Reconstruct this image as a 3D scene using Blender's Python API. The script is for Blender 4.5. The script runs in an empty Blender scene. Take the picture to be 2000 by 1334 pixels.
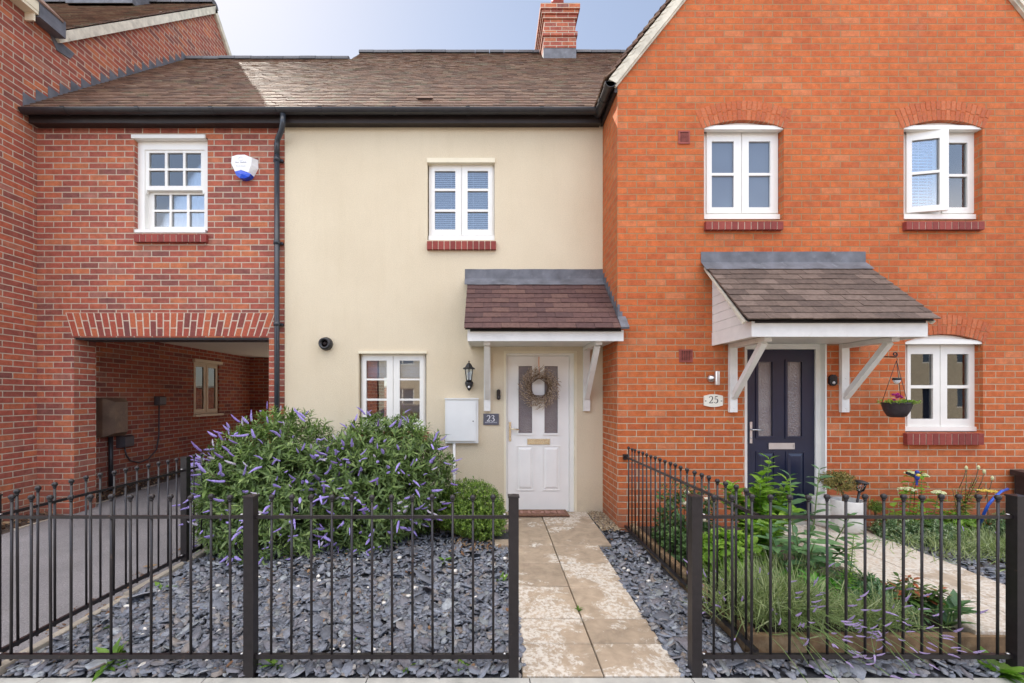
import bpy, math, random
import numpy as np
from mathutils import Vector, Matrix, Quaternion
random.seed(7)
rng = np.random.default_rng(11)
S = bpy.context.scene
COL = S.collection
# ---------------------------------------------------------------- measured lens and place
F, CX, CY, EYE = 830.0, 956.0, 775.0, 1.59          # focal length / principal point in photo pixels, eye height
YC, YO, XL = 5.53, 4.88, -5.89                      # rendered wall, gabled wall, tall house side wall
def PX(px, D): return (px - CX) / F * D
def PZ(py, D): return EYE - (py - CY) / F * D
def R4(x0, x1, y0, y1, D): return PX(x0, D), PX(x1, D), PZ(y1, D), PZ(y0, D)

# ---------------------------------------------------------------- materials
class N:
    def __init__(s, name):
        s.m = bpy.data.materials.new(name); s.m.use_nodes = True
        s.t = s.m.node_tree; s.b = s.t.nodes['Principled BSDF']; s.out = s.t.nodes['Material Output']
    def n(s, typ, **kw):
        nd = s.t.nodes.new(typ)
        for k, v in kw.items():
            if k.startswith('i_'):
                key = k[2:]; key = int(key) if key.isdigit() else key
                s.set(nd, key, v)
            else: setattr(nd, k, v)
        return nd
    def set(s, nd, key, v):
        if isinstance(v, bpy.types.NodeSocket): s.t.links.new(v, nd.inputs[key])
        else: nd.inputs[key].default_value = v
    def math(s, op, a, b=0.0, c=None):
        nd = s.t.nodes.new('ShaderNodeMath'); nd.operation = op
        s.set(nd, 0, a); s.set(nd, 1, b)
        if c is not None: s.set(nd, 2, c)
        return nd.outputs[0]
    def mix(s, f, a, b, typ='MIX'):
        nd = s.t.nodes.new('ShaderNodeMix'); nd.data_type = 'RGBA'; nd.blend_type = typ
        s.set(nd, 0, f); s.set(nd, 6, rgba(a)); s.set(nd, 7, rgba(b))
        return nd.outputs[2]
    def ramp(s, f, stops, interp='LINEAR'):
        nd = s.t.nodes.new('ShaderNodeValToRGB'); s.t.links.new(f, nd.inputs[0])
        cr = nd.color_ramp; cr.interpolation = interp
        while len(cr.elements) < len(stops): cr.elements.new(0.5)
        for e, (p, c) in zip(cr.elements, stops): e.position = p; e.color = rgba(c)
        return nd.outputs[0]
    def noise(s, scale, detail=3.0, rough=0.55, vec=None, dist=0.0):
        nd = s.t.nodes.new('ShaderNodeTexNoise')
        nd.inputs['Scale'].default_value = scale; nd.inputs['Detail'].default_value = detail
        nd.inputs['Roughness'].default_value = rough; nd.inputs['Distortion'].default_value = dist
        s.t.links.new(vec if vec is not None else s.pos(), nd.inputs['Vector'])
        return nd.outputs[0]
    def pos(s):
        if not hasattr(s, '_p'): s._p = s.t.nodes.new('ShaderNodeNewGeometry')
        return s._p.outputs['Position']
    def island(s):
        s.pos(); return s._p.outputs['Random Per Island']
    def bump(s, h, strength=0.5, dist=0.01):
        nd = s.t.nodes.new('ShaderNodeBump'); nd.inputs['Strength'].default_value = strength
        nd.inputs['Distance'].default_value = dist; s.t.links.new(h, nd.inputs['Height'])
        s.t.links.new(nd.outputs[0], s.b.inputs['Normal']); return nd
    def fin(s, col=None, rough=None, metal=None, spec=None):
        if col is not None: s.set(s.b, 'Base Color', rgba(col))
        if rough is not None: s.set(s.b, 'Roughness', rough)
        if metal is not None: s.set(s.b, 'Metallic', metal)
        if spec is not None: s.set(s.b, 'Specular IOR Level', spec)
        return s.m
def rgba(c):
    if isinstance(c, (tuple, list)) and len(c) == 3: return (c[0], c[1], c[2], 1.0)
    return c
def plain(name, col, rough=0.5, var=0.12, scale=14.0, bump=0.0, bscale=60.0, metal=0.0, spec=0.5, wear=None):
    q = N(name)
    dark = tuple(v * (1 - var) for v in col); light = tuple(min(1, v * (1 + var)) for v in col)
    c = q.ramp(q.noise(scale, 4), [(0.3, dark), (0.7, light)])
    if wear:                                            # worn / stained patches with a shape of their own
        c = q.mix(q.ramp(q.noise(wear[1], 6, 0.65), [(wear[2], (0, 0, 0)), (wear[2] + wear[3], (1, 1, 1))]), c, wear[0])
    if bump: q.bump(q.noise(bscale, 4), bump, 0.004)
    return q.fin(c, rough, metal, spec)
def brick_mat(name, stops, mortar, bw=0.225, bh=0.075, mw=0.011, rough=0.85, mot=0.3, shift=0.0, bloom=None, low=None):
    q = N(name)
    uv = q.n('ShaderNodeUVMap').outputs[0]
    nz = q.n('ShaderNodeTexNoise', i_Scale=28.0, i_Detail=3.0); q.t.links.new(uv, nz.inputs['Vector'])
    off = q.n('ShaderNodeVectorMath', operation='MULTIPLY_ADD', i_1=(0.007, 0.005, 0), i_2=uv)
    q.t.links.new(nz.outputs['Color'], off.inputs[0])
    sep = q.n('ShaderNodeSeparateXYZ'); q.t.links.new(off.outputs[0], sep.inputs[0])
    u, v = q.math('ADD', sep.outputs[0], 50.0 + shift), q.math('ADD', sep.outputs[1], 50.0)
    rv = q.math('DIVIDE', v, bh); row = q.math('FLOOR', rv)
    wn1 = q.n('ShaderNodeTexWhiteNoise', noise_dimensions='1D'); q.t.links.new(row, wn1.inputs['W'])
    ru = q.math('DIVIDE', u, bw)
    ru = q.math('ADD', ru, q.math('MULTIPLY', q.math('MODULO', row, 2.0), 0.5))
    ru = q.math('ADD', ru, q.math('MULTIPLY', wn1.outputs['Value'], 0.05))
    colm = q.math('FLOOR', ru)
    fu, fv = q.math('MULTIPLY', q.math('FRACT', ru), bw), q.math('MULTIPLY', q.math('FRACT', rv), bh)
    d = q.math('MINIMUM', q.math('MINIMUM', fu, q.math('SUBTRACT', bw, fu)), q.math('MINIMUM', fv, q.math('SUBTRACT', bh, fv)))
    mr = q.n('ShaderNodeMapRange', interpolation_type='SMOOTHSTEP'); q.t.links.new(d, mr.inputs[0])
    mr.inputs[1].default_value = mw / 2 - 0.0018; mr.inputs[2].default_value = mw / 2 + 0.0018
    mask = mr.outputs[0]
    cmb = q.n('ShaderNodeCombineXYZ'); q.t.links.new(colm, cmb.inputs[0]); q.t.links.new(row, cmb.inputs[1])
    wn = q.n('ShaderNodeTexWhiteNoise', noise_dimensions='2D'); q.t.links.new(cmb.outputs[0], wn.inputs['Vector'])
    rnd = wn.outputs['Value']
    bc = q.ramp(rnd, stops)
    fine = q.noise(75, 5, 0.65, vec=uv); med = q.noise(13, 4, 0.6, vec=uv)
    bc = q.mix(1.0, bc, q.ramp(med, [(0.25, (1 - mot,) * 3), (0.75, (1 + mot * 0.45,) * 3)]), 'MULTIPLY')
    bc = q.mix(1.0, bc, q.ramp(fine, [(0.3, (0.86,) * 3), (0.7, (1.12,) * 3)]), 'MULTIPLY')
    if bloom:                                           # pale salt bloom on some bricks
        b1 = q.ramp(q.noise(2.3, 5, 0.65, vec=uv), [(0.55, (0, 0, 0)), (0.75, (1, 1, 1))])
        b2 = q.ramp(q.noise(40, 3, 0.6, vec=uv), [(0.45, (0, 0, 0)), (0.7, (1, 1, 1))])
        bc = q.mix(q.math('MULTIPLY', q.math('MULTIPLY', b1, b2), bloom[1]), bc, bloom[0])
    mc = q.mix(q.noise(9, 4, vec=uv), tuple(x * 0.78 for x in mortar), mortar)
    if low:                                             # paler pointing lower down
        mr2 = q.n('ShaderNodeMapRange'); q.t.links.new(q.math('ADD', sep.outputs[1], q.math('MULTIPLY', q.noise(1.1, 4, vec=uv), 2.2)), mr2.inputs[0]); mr2.inputs[1].default_value = 2.2; mr2.inputs[2].default_value = 3.6; mr2.inputs[3].default_value = 1.0; mr2.inputs[4].default_value = 0.0
        mc = q.mix(mr2.outputs[0], mc, low)
    col = q.mix(mask, mc, bc)
    mr3 = q.n('ShaderNodeMapRange'); q.t.links.new(sep.outputs[1], mr3.inputs[0]); mr3.inputs[1].default_value = 0.05; mr3.inputs[2].default_value = 0.75; mr3.inputs[3].default_value = 0.75; mr3.inputs[4].default_value = 0.0
    col = q.mix(q.math('MULTIPLY', mr3.outputs[0], q.ramp(q.noise(3.5, 5, 0.7, vec=uv), [(0.35, (0, 0, 0)), (0.65, (1, 1, 1))])), col, (0.21, 0.13, 0.09))
    smp = q.n('ShaderNodeMapping'); smp.inputs['Scale'].default_value = (4.0, 0.5, 1.0); q.t.links.new(uv, smp.inputs[0])
    col = q.mix(q.math('MULTIPLY', q.ramp(q.noise(1.6, 6, 0.7, vec=smp.outputs[0]), [(0.5, (0, 0, 0)), (0.75, (1, 1, 1))]), 0.3), col, (0.30, 0.15, 0.09))
    big = q.ramp(q.noise(0.9, 4, 0.6, vec=uv), [(0.3, (0.88,) * 3), (0.7, (1.06,) * 3)])
    col = q.mix(1.0, col, big, 'MULTIPLY')
    h = q.math('ADD', mask, q.math('MULTIPLY', fine, 0.35))
    q.bump(h, 0.65, 0.006)
    return q.fin(col, rough, spec=0.25)
def island_mat(name, stops, rough=0.8, mot=0.25, scale=40, bump=0.35, spec=0.3, speck=None):
    q = N(name)
    c = q.ramp(q.island(), stops)
    c = q.mix(1.0, c, q.ramp(q.noise(scale, 5, 0.65), [(0.28, (1 - mot,) * 3), (0.72, (1 + mot * 0.6,) * 3)]), 'MULTIPLY')
    if speck: c = q.mix(q.ramp(q.noise(speck[1], 5, 0.7), [(speck[2], (0, 0, 0)), (speck[2] + 0.12, (1, 1, 1))]), c, speck[0])
    if bump: q.bump(q.noise(scale * 2.2, 4), bump, 0.005)
    return q.fin(c, rough, spec=spec)
def leaf_mat(name, stops, trans=0.3, rough=0.45):
    q = N(name)
    c = q.ramp(q.island(), stops)
    c = q.mix(1.0, c, q.ramp(q.noise(30, 2), [(0.3, (0.8,) * 3), (0.7, (1.15,) * 3)]), 'MULTIPLY')
    q.fin(c, rough, spec=0.4)
    tr = q.n('ShaderNodeBsdfTranslucent'); q.t.links.new(q.mix(1.0, c, (1.0, 1.25, 0.55), 'MULTIPLY'), tr.inputs[0])
    mx = q.n('ShaderNodeMixShader', i_0=trans)
    q.t.links.new(q.b.outputs[0], mx.inputs[1]); q.t.links.new(tr.outputs[0], mx.inputs[2])
    q.t.links.new(mx.outputs[0], q.out.inputs[0]); return q.m
def glass_mat(name, tint=(0.9, 0.95, 1.0), boost=1.5, base=0.02, wavy=0.0):
    q = N(name)
    fr = q.n('ShaderNodeFresnel', i_IOR=1.5)
    f = q.math('ADD', q.math('MULTIPLY', fr.outputs[0], boost), base)
    gl = q.n('ShaderNodeBsdfGlossy', i_Roughness=0.012); tp = q.n('ShaderNodeBsdfTransparent'); tp.inputs[0].default_value = rgba(tint)
    bp = q.n('ShaderNodeBump', i_Strength=0.06 + wavy, i_Distance=0.004); q.t.links.new(q.noise(2.2 if not wavy else 60, 2), bp.inputs['Height'])
    q.t.links.new(bp.outputs[0], gl.inputs['Normal'])
    mx = q.n('ShaderNodeMixShader'); q.t.links.new(f, mx.inputs[0])
    q.t.links.new(tp.outputs[0], mx.inputs[1]); q.t.links.new(gl.outputs[0], mx.inputs[2])
    q.t.links.new(mx.outputs[0], q.out.inputs[0]); return q.m

M = {}
M['brick_red'] = brick_mat('red_stock_brick', [(0.0, (0.238, 0.089, 0.076)), (0.14, (0.324, 0.097, 0.071)), (0.45, (0.405, 0.108, 0.073)), (0.74, (0.464, 0.132, 0.073)), (0.9, (0.529, 0.173, 0.081)), (1.0, (0.356, 0.146, 0.113))],
                           (0.56, 0.46, 0.36), 0.2325, 0.0762, 0.0125, mot=0.36, shift=0.07, bloom=((0.55, 0.36, 0.30), 0.35))
M['brick_orange'] = brick_mat('orange_facing_brick', [(0.0, (0.49, 0.118, 0.042)), (0.3, (0.53, 0.132, 0.042)), (0.85, (0.565, 0.152, 0.047)), (1.0, (0.58, 0.19, 0.08))],
                              (0.37, 0.225, 0.115), 0.2225, 0.0752, 0.0105, mot=0.3, low=(0.52, 0.40, 0.28), shift=0.14, bloom=((0.64, 0.36, 0.24), 0.4))
M['brick_sill'] = island_mat('dark_red_sill_brick', [(0, (0.20, 0.04, 0.035)), (0.5, (0.26, 0.05, 0.04)), (1, (0.31, 0.065, 0.05))], 0.7, 0.2)
M['brick_arch_red'] = island_mat('red_arch_brick', [(0, (0.17, 0.06, 0.055)), (0.3, (0.32, 0.072, 0.05)), (0.7, (0.40, 0.095, 0.055)), (1, (0.46, 0.13, 0.06))], 0.85, 0.3)
M['brick_arch_orange'] = island_mat('orange_arch_brick', [(0, (0.41, 0.115, 0.055)), (0.5, (0.48, 0.13, 0.052)), (1, (0.52, 0.165, 0.075))], 0.85, 0.25)
M['buff_render'] = plain('buff_render', (0.58, 0.50, 0.38), 0.9, 0.1, 6)
M['mortar'] = plain('pale_mortar', (0.56, 0.46, 0.36), 0.95, 0.15, 20, 0.3)
M['mortar_tan'] = plain('tan_mortar', (0.42, 0.29, 0.18), 0.95, 0.15, 20, 0.3)
def render_mat():
    q = N('cream_render')
    sep = q.n('ShaderNodeSeparateXYZ'); q.t.links.new(q.pos(), sep.inputs[0])
    c = q.ramp(q.noise(0.7, 5, 0.6), [(0.3, (0.66, 0.565, 0.41)), (0.7, (0.735, 0.64, 0.475))])
    mp = q.n('ShaderNodeMapping'); mp.inputs['Scale'].default_value = (3.2, 3.2, 0.35); q.t.links.new(q.pos(), mp.inputs[0])
    streak = q.ramp(q.noise(2.4, 5, 0.65, vec=mp.outputs[0]), [(0.52, (0, 0, 0)), (0.8, (1, 1, 1))])
    c = q.mix(q.math('MULTIPLY', streak, 0.20), c, (0.56, 0.47, 0.31))
    mr = q.n('ShaderNodeMapRange'); q.t.links.new(sep.outputs[2], mr.inputs[0]); mr.inputs[1].default_value = 0.0; mr.inputs[2].default_value = 0.5; mr.inputs[3].default_value = 1.0; mr.inputs[4].default_value = 0.0
    splash = q.math('MULTIPLY', mr.outputs[0], q.ramp(q.noise(6, 5, 0.7), [(0.35, (0, 0, 0)), (0.65, (1, 1, 1))]))
    c = q.mix(q.math('MULTIPLY', splash, 0.55), c, (0.47, 0.40, 0.31))
    c = q.mix(1.0, c, q.ramp(q.noise(95, 4, 0.75), [(0.3, (0.87,) * 3), (0.7, (1.07,) * 3)]), 'MULTIPLY')
    q.bump(q.noise(85, 5, 0.75), 0.7, 0.006)
    return q.fin(c, 0.92, spec=0.2)
M['render'] = render_mat()
M['upvc'] = plain('white_upvc', (0.80, 0.79, 0.75), 0.35, 0.03, 5)
M['white_paint'] = plain('white_painted_timber', (0.78, 0.77, 0.74), 0.5, 0.06, 8, 0.15, 30, wear=((0.60, 0.56, 0.47), 7, 0.62, 0.2))
M['cream_paint'] = plain('cream_window_paint', (0.74, 0.66, 0.48), 0.5, 0.04, 6)
M['cream_trim'] = plain('cream_trim', (0.76, 0.69, 0.52), 0.6, 0.05, 6)
M['verge'] = plain('verge_mortar', (0.62, 0.58, 0.48), 0.9, 0.2, 9, 0.5, 40, wear=((0.34, 0.31, 0.24), 6, 0.6, 0.15))
M['glass'] = glass_mat('window_glass', boost=2.2, base=0.065)
M['lantern_glass'] = glass_mat('lantern_glass', boost=1.0, base=0.05)
def obscure():
    q = N('obscure_glass'); q.bump(q.noise(55, 2, 0.5, dist=0.6), 0.8, 0.01)
    c = q.ramp(q.noise(2.5, 2), [(0.3, (0.13, 0.105, 0.115)), (0.7, (0.22, 0.185, 0.18))])  # beige lift in the base colour stands in for a sunlit reflection
    return q.fin(c, 0.12, spec=1.0)
M['obscure'] = obscure()
def satin():
    q = N('satin_bathroom_glass'); q.bump(q.noise(120, 2), 0.15, 0.003)
    return q.fin(q.ramp(q.noise(1.5, 2), [(0.3, (0.075, 0.105, 0.16)), (0.7, (0.10, 0.14, 0.20))]), 0.28, spec=1.0)
M['satin'] = satin()
M['blind'] = plain('white_blind', (0.828, 0.851, 0.897), 0.6, 0.05, 9)
M['curtain'] = plain('pale_net_curtain', (0.62, 0.66, 0.74), 0.9, 0.15, 7)
M['bamboo'] = island_mat('split_bamboo', [(0, (0.30, 0.22, 0.10)), (0.5, (0.45, 0.36, 0.19)), (1, (0.55, 0.47, 0.28))], 0.7, 0.3)
M['black_plastic'] = plain('black_rainwater_plastic', (0.022, 0.021, 0.024), 0.35, 0.2, 12)
M['pipe'] = plain('dark_blue_black_pipe', (0.028, 0.034, 0.045), 0.3, 0.2, 9)
M['fascia_dark'] = plain('dark_brown_fascia', (0.022, 0.014, 0.013), 0.5, 0.25, 6)
M['lead'] = plain('weathered_lead', (0.125, 0.13, 0.15), 0.6, 0.3, 7, 0.5, 18, metal=0.1, wear=((0.24, 0.255, 0.285), 9, 0.6, 0.2))
M['tile'] = island_mat('brown_clay_roof_tile', [(0, (0.11, 0.068, 0.05)), (0.3, (0.155, 0.092, 0.066)), (0.6, (0.195, 0.112, 0.078)), (0.85, (0.235, 0.155, 0.105)), (1, (0.15, 0.13, 0.088))], 0.7, 0.3, 30, 0.4, speck=((0.30, 0.29, 0.17), 16, 0.64))
M['tile_plum'] = island_mat('plum_canopy_tile', [(0, (0.087, 0.046, 0.044)), (0.5, (0.115, 0.059, 0.053)), (1, (0.143, 0.078, 0.064))], 0.7, 0.3, 25, 0.4, speck=((0.202, 0.193, 0.129), 14, 0.66))
M['tile_grey'] = island_mat('brown_canopy_tile', [(0, (0.105, 0.075, 0.062)), (0.5, (0.14, 0.10, 0.08)), (1, (0.185, 0.135, 0.11))], 0.7, 0.35, 25, 0.4, speck=((0.27, 0.24, 0.17), 14, 0.66))
M['deck'] = plain('roof_underlay', (0.03, 0.025, 0.022), 0.9)
M['ridge'] = island_mat('grey_ridge_tile', [(0, (0.10, 0.10, 0.11)), (1, (0.16, 0.16, 0.17))], 0.8, 0.25)
M['iron'] = plain('black_painted_iron', (0.014, 0.011, 0.0125), 0.38, 0.3, 30, 0.12, 60, wear=((0.085, 0.05, 0.035), 22, 0.64, 0.1))
M['iron_dull'] = plain('black_lantern_metal', (0.022, 0.022, 0.025), 0.45, 0.2)
M['black_gloss'] = plain('black_doorbell_plastic', (0.014, 0.014, 0.016), 0.2, 0.1)
M['chrome'] = plain('satin_steel', (0.62, 0.62, 0.63), 0.28, 0.05, metal=0.9)
M['brass'] = plain('pale_brass', (0.72, 0.62, 0.42), 0.25, 0.06, metal=0.85)
M['door_white'] = plain('white_composite_door', (0.85, 0.835, 0.80), 0.42, 0.03, 4)
M['door_navy'] = plain('navy_black_composite_door', (0.011, 0.016, 0.042), 0.28, 0.15, 4, 0.1, 90)
M['terracotta'] = plain('terracotta_vent', (0.28, 0.07, 0.055), 0.8, 0.2)
M['dark_void'] = plain('vent_void', (0.03, 0.02, 0.02), 0.9)
M['slate_sign'] = plain('grey_slate_plaque', (0.10, 0.10, 0.125), 0.5, 0.15, 20)
M['sign_white'] = plain('white_lettering', (0.80, 0.80, 0.82), 0.5, 0.02)
M['sign_grey'] = plain('grey_lettering', (0.42, 0.42, 0.48), 0.5, 0.02)
M['plaque_cream'] = plain('cream_ceramic_plaque', (0.80, 0.77, 0.67), 0.3, 0.04)
M['ink'] = plain('black_ink', (0.02, 0.02, 0.02), 0.5, 0.05)
M['alarm_white'] = plain('white_alarm_case', (0.80, 0.81, 0.80), 0.35, 0.03)
M['alarm_blue'] = plain('blue_alarm_lens', (0.012, 0.07, 0.55), 0.15, 0.15, 20)
M['meter_white'] = plain('white_meter_box', (0.76, 0.77, 0.76), 0.4, 0.03, 5)
M['meter_brown'] = plain('brown_meter_box', (0.173, 0.112, 0.075), 0.5, 0.2, 5, wear=((0.315, 0.225, 0.135), 3, 0.5, 0.25))
M['grey_box'] = plain('dark_grey_plastic', (0.072, 0.065, 0.072), 0.5, 0.15)
M['ceiling'] = plain('white_passage_soffit', (0.78, 0.74, 0.62), 0.8, 0.03, 3)
M['steel_dark'] = plain('dark_steel_lintel', (0.035, 0.03, 0.032), 0.6, 0.2)
M['coir'] = plain('brown_coir_mat', (0.17, 0.085, 0.052), 0.95, 0.35, 60, 0.9, 160)
M['coir_text'] = plain('faded_pink_mat_letters', (0.34, 0.19, 0.15), 0.95, 0.2, 60, 0.5, 160)
M['drain'] = plain('dark_drain_cover', (0.03, 0.031, 0.035), 0.5, 0.2)
def asphalt(name, c, speck):
    q = N(name)
    col = q.ramp(q.noise(120, 3, 0.7), [(0.3, tuple(x * 0.55 for x in c)), (0.6, c), (0.78, speck)])
    col = q.mix(1.0, col, q.ramp(q.noise(0.8, 4), [(0.3, (0.72,) * 3), (0.7, (1.15,) * 3)]), 'MULTIPLY')
    col = q.mix(q.ramp(q.noise(3.1, 6, 0.7), [(0.62, (0, 0, 0)), (0.72, (0.5,) * 3)]), col, tuple(x * 0.5 for x in c))
    q.bump(q.noise(160, 3, 0.7), 0.8, 0.006); return q.fin(col, 0.9, spec=0.25)
M['asphalt'] = asphalt('driveway_asphalt', (0.265, 0.25, 0.255), (0.40, 0.38, 0.37))
M['road'] = asphalt('road_asphalt', (0.30, 0.29, 0.28), (0.42, 0.41, 0.40))
M['pavement'] = asphalt('pavement_asphalt', (0.46, 0.44, 0.41), (0.56, 0.54, 0.50))
M['concrete'] = plain('pale_concrete', (0.42, 0.41, 0.37), 0.9, 0.22, 5, 0.5, 60, wear=((0.22, 0.21, 0.18), 4, 0.6, 0.15))
M['edging'] = plain('buff_concrete_edging', (0.40, 0.35, 0.28), 0.9, 0.25, 7, 0.4, 50)
M['verge_ground'] = plain('grassy_ground', (0.075, 0.09, 0.04), 0.95, 0.35, 3, 0.4, 30)
M['soil'] = plain('dark_soil', (0.062, 0.045, 0.034), 0.95, 0.5, 30, 0.9, 40)
M['bedbase'] = plain('slate_dust', (0.040, 0.041, 0.048), 0.95, 0.4, 40, 0.9, 60)
M['sleeper'] = plain('brown_timber_sleeper', (0.19, 0.12, 0.062), 0.85, 0.45, 9, 0.6, 40, wear=((0.36, 0.28, 0.17), 5, 0.5, 0.2))
M['slate'] = island_mat('blue_grey_slate_chip', [(0, (0.084, 0.089, 0.105)), (0.2, (0.146, 0.158, 0.187)), (0.45, (0.213, 0.232, 0.275)), (0.6, (0.162, 0.153, 0.170)), (0.75, (0.263, 0.282, 0.322)), (0.86, (0.224, 0.186, 0.158)), (0.92, (0.336, 0.362, 0.386)), (1.0, (0.179, 0.192, 0.193))], 0.6, 0.32, 45, 0.5, spec=0.45)
M['pebble'] = plain('white_pebble', (0.66, 0.63, 0.57), 0.6, 0.2, 25, 0.3, 50)
M['pea'] = island_mat('tan_pea_gravel', [(0, (0.22, 0.15, 0.09)), (0.5, (0.36, 0.27, 0.17)), (0.8, (0.48, 0.40, 0.28)), (1, (0.16, 0.13, 0.12))], 0.7, 0.2)
M['litter'] = island_mat('dry_leaf_litter', [(0, (0.10, 0.055, 0.035)), (0.5, (0.20, 0.11, 0.06)), (1, (0.34, 0.24, 0.14))], 0.9, 0.3)
def paving(name, tan, pale, th, sc=5.5):
    q = N(name)
    base = q.mix(q.island(), tuple(x * 0.86 for x in tan), tuple(min(1, x * 1.12) for x in tan))
    base = q.mix(1.0, base, q.ramp(q.noise(9, 6, 0.65, dist=0.4), [(0.3, (0.72,) * 3), (0.7, (1.15,) * 3)]), 'MULTIPLY')
    isl = q.math('MULTIPLY', q.math('SUBTRACT', q.island(), 0.5), 0.16)
    n1 = q.math('ADD', q.noise(sc * 0.5, 9, 0.72, dist=0.5), isl)
    patch = q.ramp(n1, [(th, (0, 0, 0)), (th + 0.035, (1, 1, 1))])
    holes = q.ramp(q.noise(sc * 7, 5, 0.7), [(0.44, (0.15,) * 3), (0.56, (1, 1, 1))])
    specks = q.ramp(q.noise(sc * 11, 3, 0.6), [(0.70, (0, 0, 0)), (0.74, (1, 1, 1))])
    f = q.math('MAXIMUM', q.math('MULTIPLY', patch, holes), q.math('MULTIPLY', specks, 0.7))
    c = q.mix(q.math('MULTIPLY', f, 0.9), base, pale)
    q.bump(q.noise(26, 6, 0.6), 0.5, 0.006); return q.fin(c, 0.88, spec=0.25)
M['paving'] = paving('worn_sandstone_slab', (0.375, 0.295, 0.212), (0.62, 0.58, 0.51), 0.508, 4.6)
M['paving2'] = paving('pale_riven_slab', (0.46, 0.38, 0.29), (0.62, 0.59, 0.53), 0.44)
# plants
M['hebe'] = leaf_mat('hebe_leaf', [(0, (0.081, 0.132, 0.043)), (0.4, (0.140, 0.216, 0.067)), (0.8, (0.207, 0.301, 0.092)), (1, (0.322, 0.425, 0.144))], 0.25, 0.34)
M['hebe_in'] = leaf_mat('hebe_leaf_inner', [(0, (0.048, 0.080, 0.029)), (1, (0.096, 0.136, 0.048))], 0.2, 0.5)  # darker tone for the inner leaves
def petal(name, a, b):
    q = N(name); q.bump(q.noise(260, 2), 0.9, 0.004)
    return q.fin(q.mix(q.noise(120, 2), a, b), 0.8, spec=0.2)
M['spike'] = petal('purple_hebe_flower', (0.27, 0.20, 0.56), (0.46, 0.38, 0.72))
M['spike_dark'] = petal('violet_hebe_flower', (0.21, 0.14, 0.42), (0.34, 0.24, 0.56))
M['spike_pale'] = petal('faded_hebe_flower', (0.50, 0.44, 0.60), (0.66, 0.62, 0.66))
M['stem'] = plain('woody_stem', (0.13, 0.085, 0.045), 0.8, 0.3)
M['stem_green'] = plain('green_stem', (0.13, 0.20, 0.06), 0.6, 0.2)
M['box'] = leaf_mat('round_shrub_leaf', [(0, (0.077, 0.138, 0.024)), (0.5, (0.138, 0.231, 0.035)), (0.85, (0.231, 0.341, 0.055)), (1, (0.352, 0.473, 0.094))], 0.3)
M['lime'] = leaf_mat('bright_green_leaf', [(0, (0.14, 0.27, 0.03)), (0.5, (0.22, 0.38, 0.045)), (1, (0.32, 0.48, 0.08))], 0.4)
M['weed'] = leaf_mat('fresh_weed_leaf', [(0, (0.11, 0.22, 0.03)), (1, (0.20, 0.35, 0.055))], 0.4)
M['greygreen'] = leaf_mat('grey_green_leaf', [(0, (0.068, 0.150, 0.068)), (0.5, (0.112, 0.225, 0.098)), (1, (0.180, 0.315, 0.135))], 0.25)
M['lavleaf'] = leaf_mat('lavender_leaf', [(0, (0.15, 0.20, 0.075)), (0.5, (0.25, 0.31, 0.12)), (1, (0.40, 0.45, 0.24))], 0.3)
M['lavflower'] = petal('lavender_flower', (0.30, 0.23, 0.46), (0.46, 0.36, 0.55))
M['lupin'] = leaf_mat('lupin_leaf', [(0, (0.078, 0.247, 0.033)), (0.5, (0.117, 0.351, 0.046)), (1, (0.182, 0.442, 0.065))], 0.4)
M['roseleaf'] = leaf_mat('rose_leaf', [(0, (0.053, 0.105, 0.038)), (0.6, (0.090, 0.173, 0.053)), (1, (0.150, 0.240, 0.075))], 0.25)
M['white_petal'] = plain('white_petal', (0.78, 0.72, 0.60), 0.7, 0.1, 40)
M['conifer'] = leaf_mat('golden_conifer_leaf', [(0, (0.121, 0.135, 0.041)), (0.5, (0.257, 0.223, 0.068)), (1, (0.446, 0.338, 0.121))], 0.3)
M['rhodo'] = leaf_mat('bronze_green_leaf', [(0, (0.056, 0.112, 0.028)), (0.6, (0.105, 0.196, 0.042)), (0.8, (0.280, 0.098, 0.042)), (1, (0.448, 0.126, 0.056))], 0.25)
M['variegated'] = leaf_mat('variegated_leaf', [(0, (0.056, 0.119, 0.042)), (0.6, (0.112, 0.196, 0.077)), (0.85, (0.308, 0.406, 0.224)), (1, (0.588, 0.644, 0.448))], 0.25)
M['cream_flower'] = petal('cream_flower_head', (0.52, 0.55, 0.26), (0.70, 0.70, 0.44))
M['yellow_flower'] = petal('yellow_flower_head', (0.62, 0.42, 0.06), (0.75, 0.58, 0.15))
M['pink_flower'] = petal('magenta_flower', (0.50, 0.03, 0.28), (0.62, 0.08, 0.40))
M['pot_white'] = plain('pale_stone_pot', (0.66, 0.65, 0.61), 0.85, 0.12, 12, 0.6, 60)
M['basket'] = plain('dark_woven_basket', (0.035, 0.025, 0.03), 0.6, 0.3, 30)
M['wreath'] = island_mat('dried_flower_sprig', [(0, (0.20, 0.13, 0.075)), (0.4, (0.36, 0.26, 0.15)), (0.75, (0.56, 0.44, 0.33)), (1, (0.68, 0.52, 0.44))], 0.9, 0.2)
M['twig'] = plain('wreath_twig', (0.14, 0.085, 0.05), 0.9, 0.3)
M['ribbon'] = plain('pale_pink_ribbon', (0.70, 0.42, 0.30), 0.6, 0.05)
M['hose'] = plain('blue_garden_hose', (0.02, 0.09, 0.48), 0.35, 0.1)
M['bin'] = plain('dark_storage_box', (0.030, 0.022, 0.022), 0.5, 0.2)
M['bird_blue'] = plain('blue_ornament_paint', (0.03, 0.05, 0.30), 0.4, 0.1)
M['bird_yellow'] = plain('yellow_ornament_paint', (0.70, 0.50, 0.05), 0.4, 0.1)
M['car_paint'] = plain('silver_grey_car_paint', (0.30, 0.31, 0.33), 0.25, 0.03, metal=0.5)
M['tyre'] = plain('rubber_tyre', (0.02, 0.02, 0.02), 0.8, 0.1)

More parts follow.
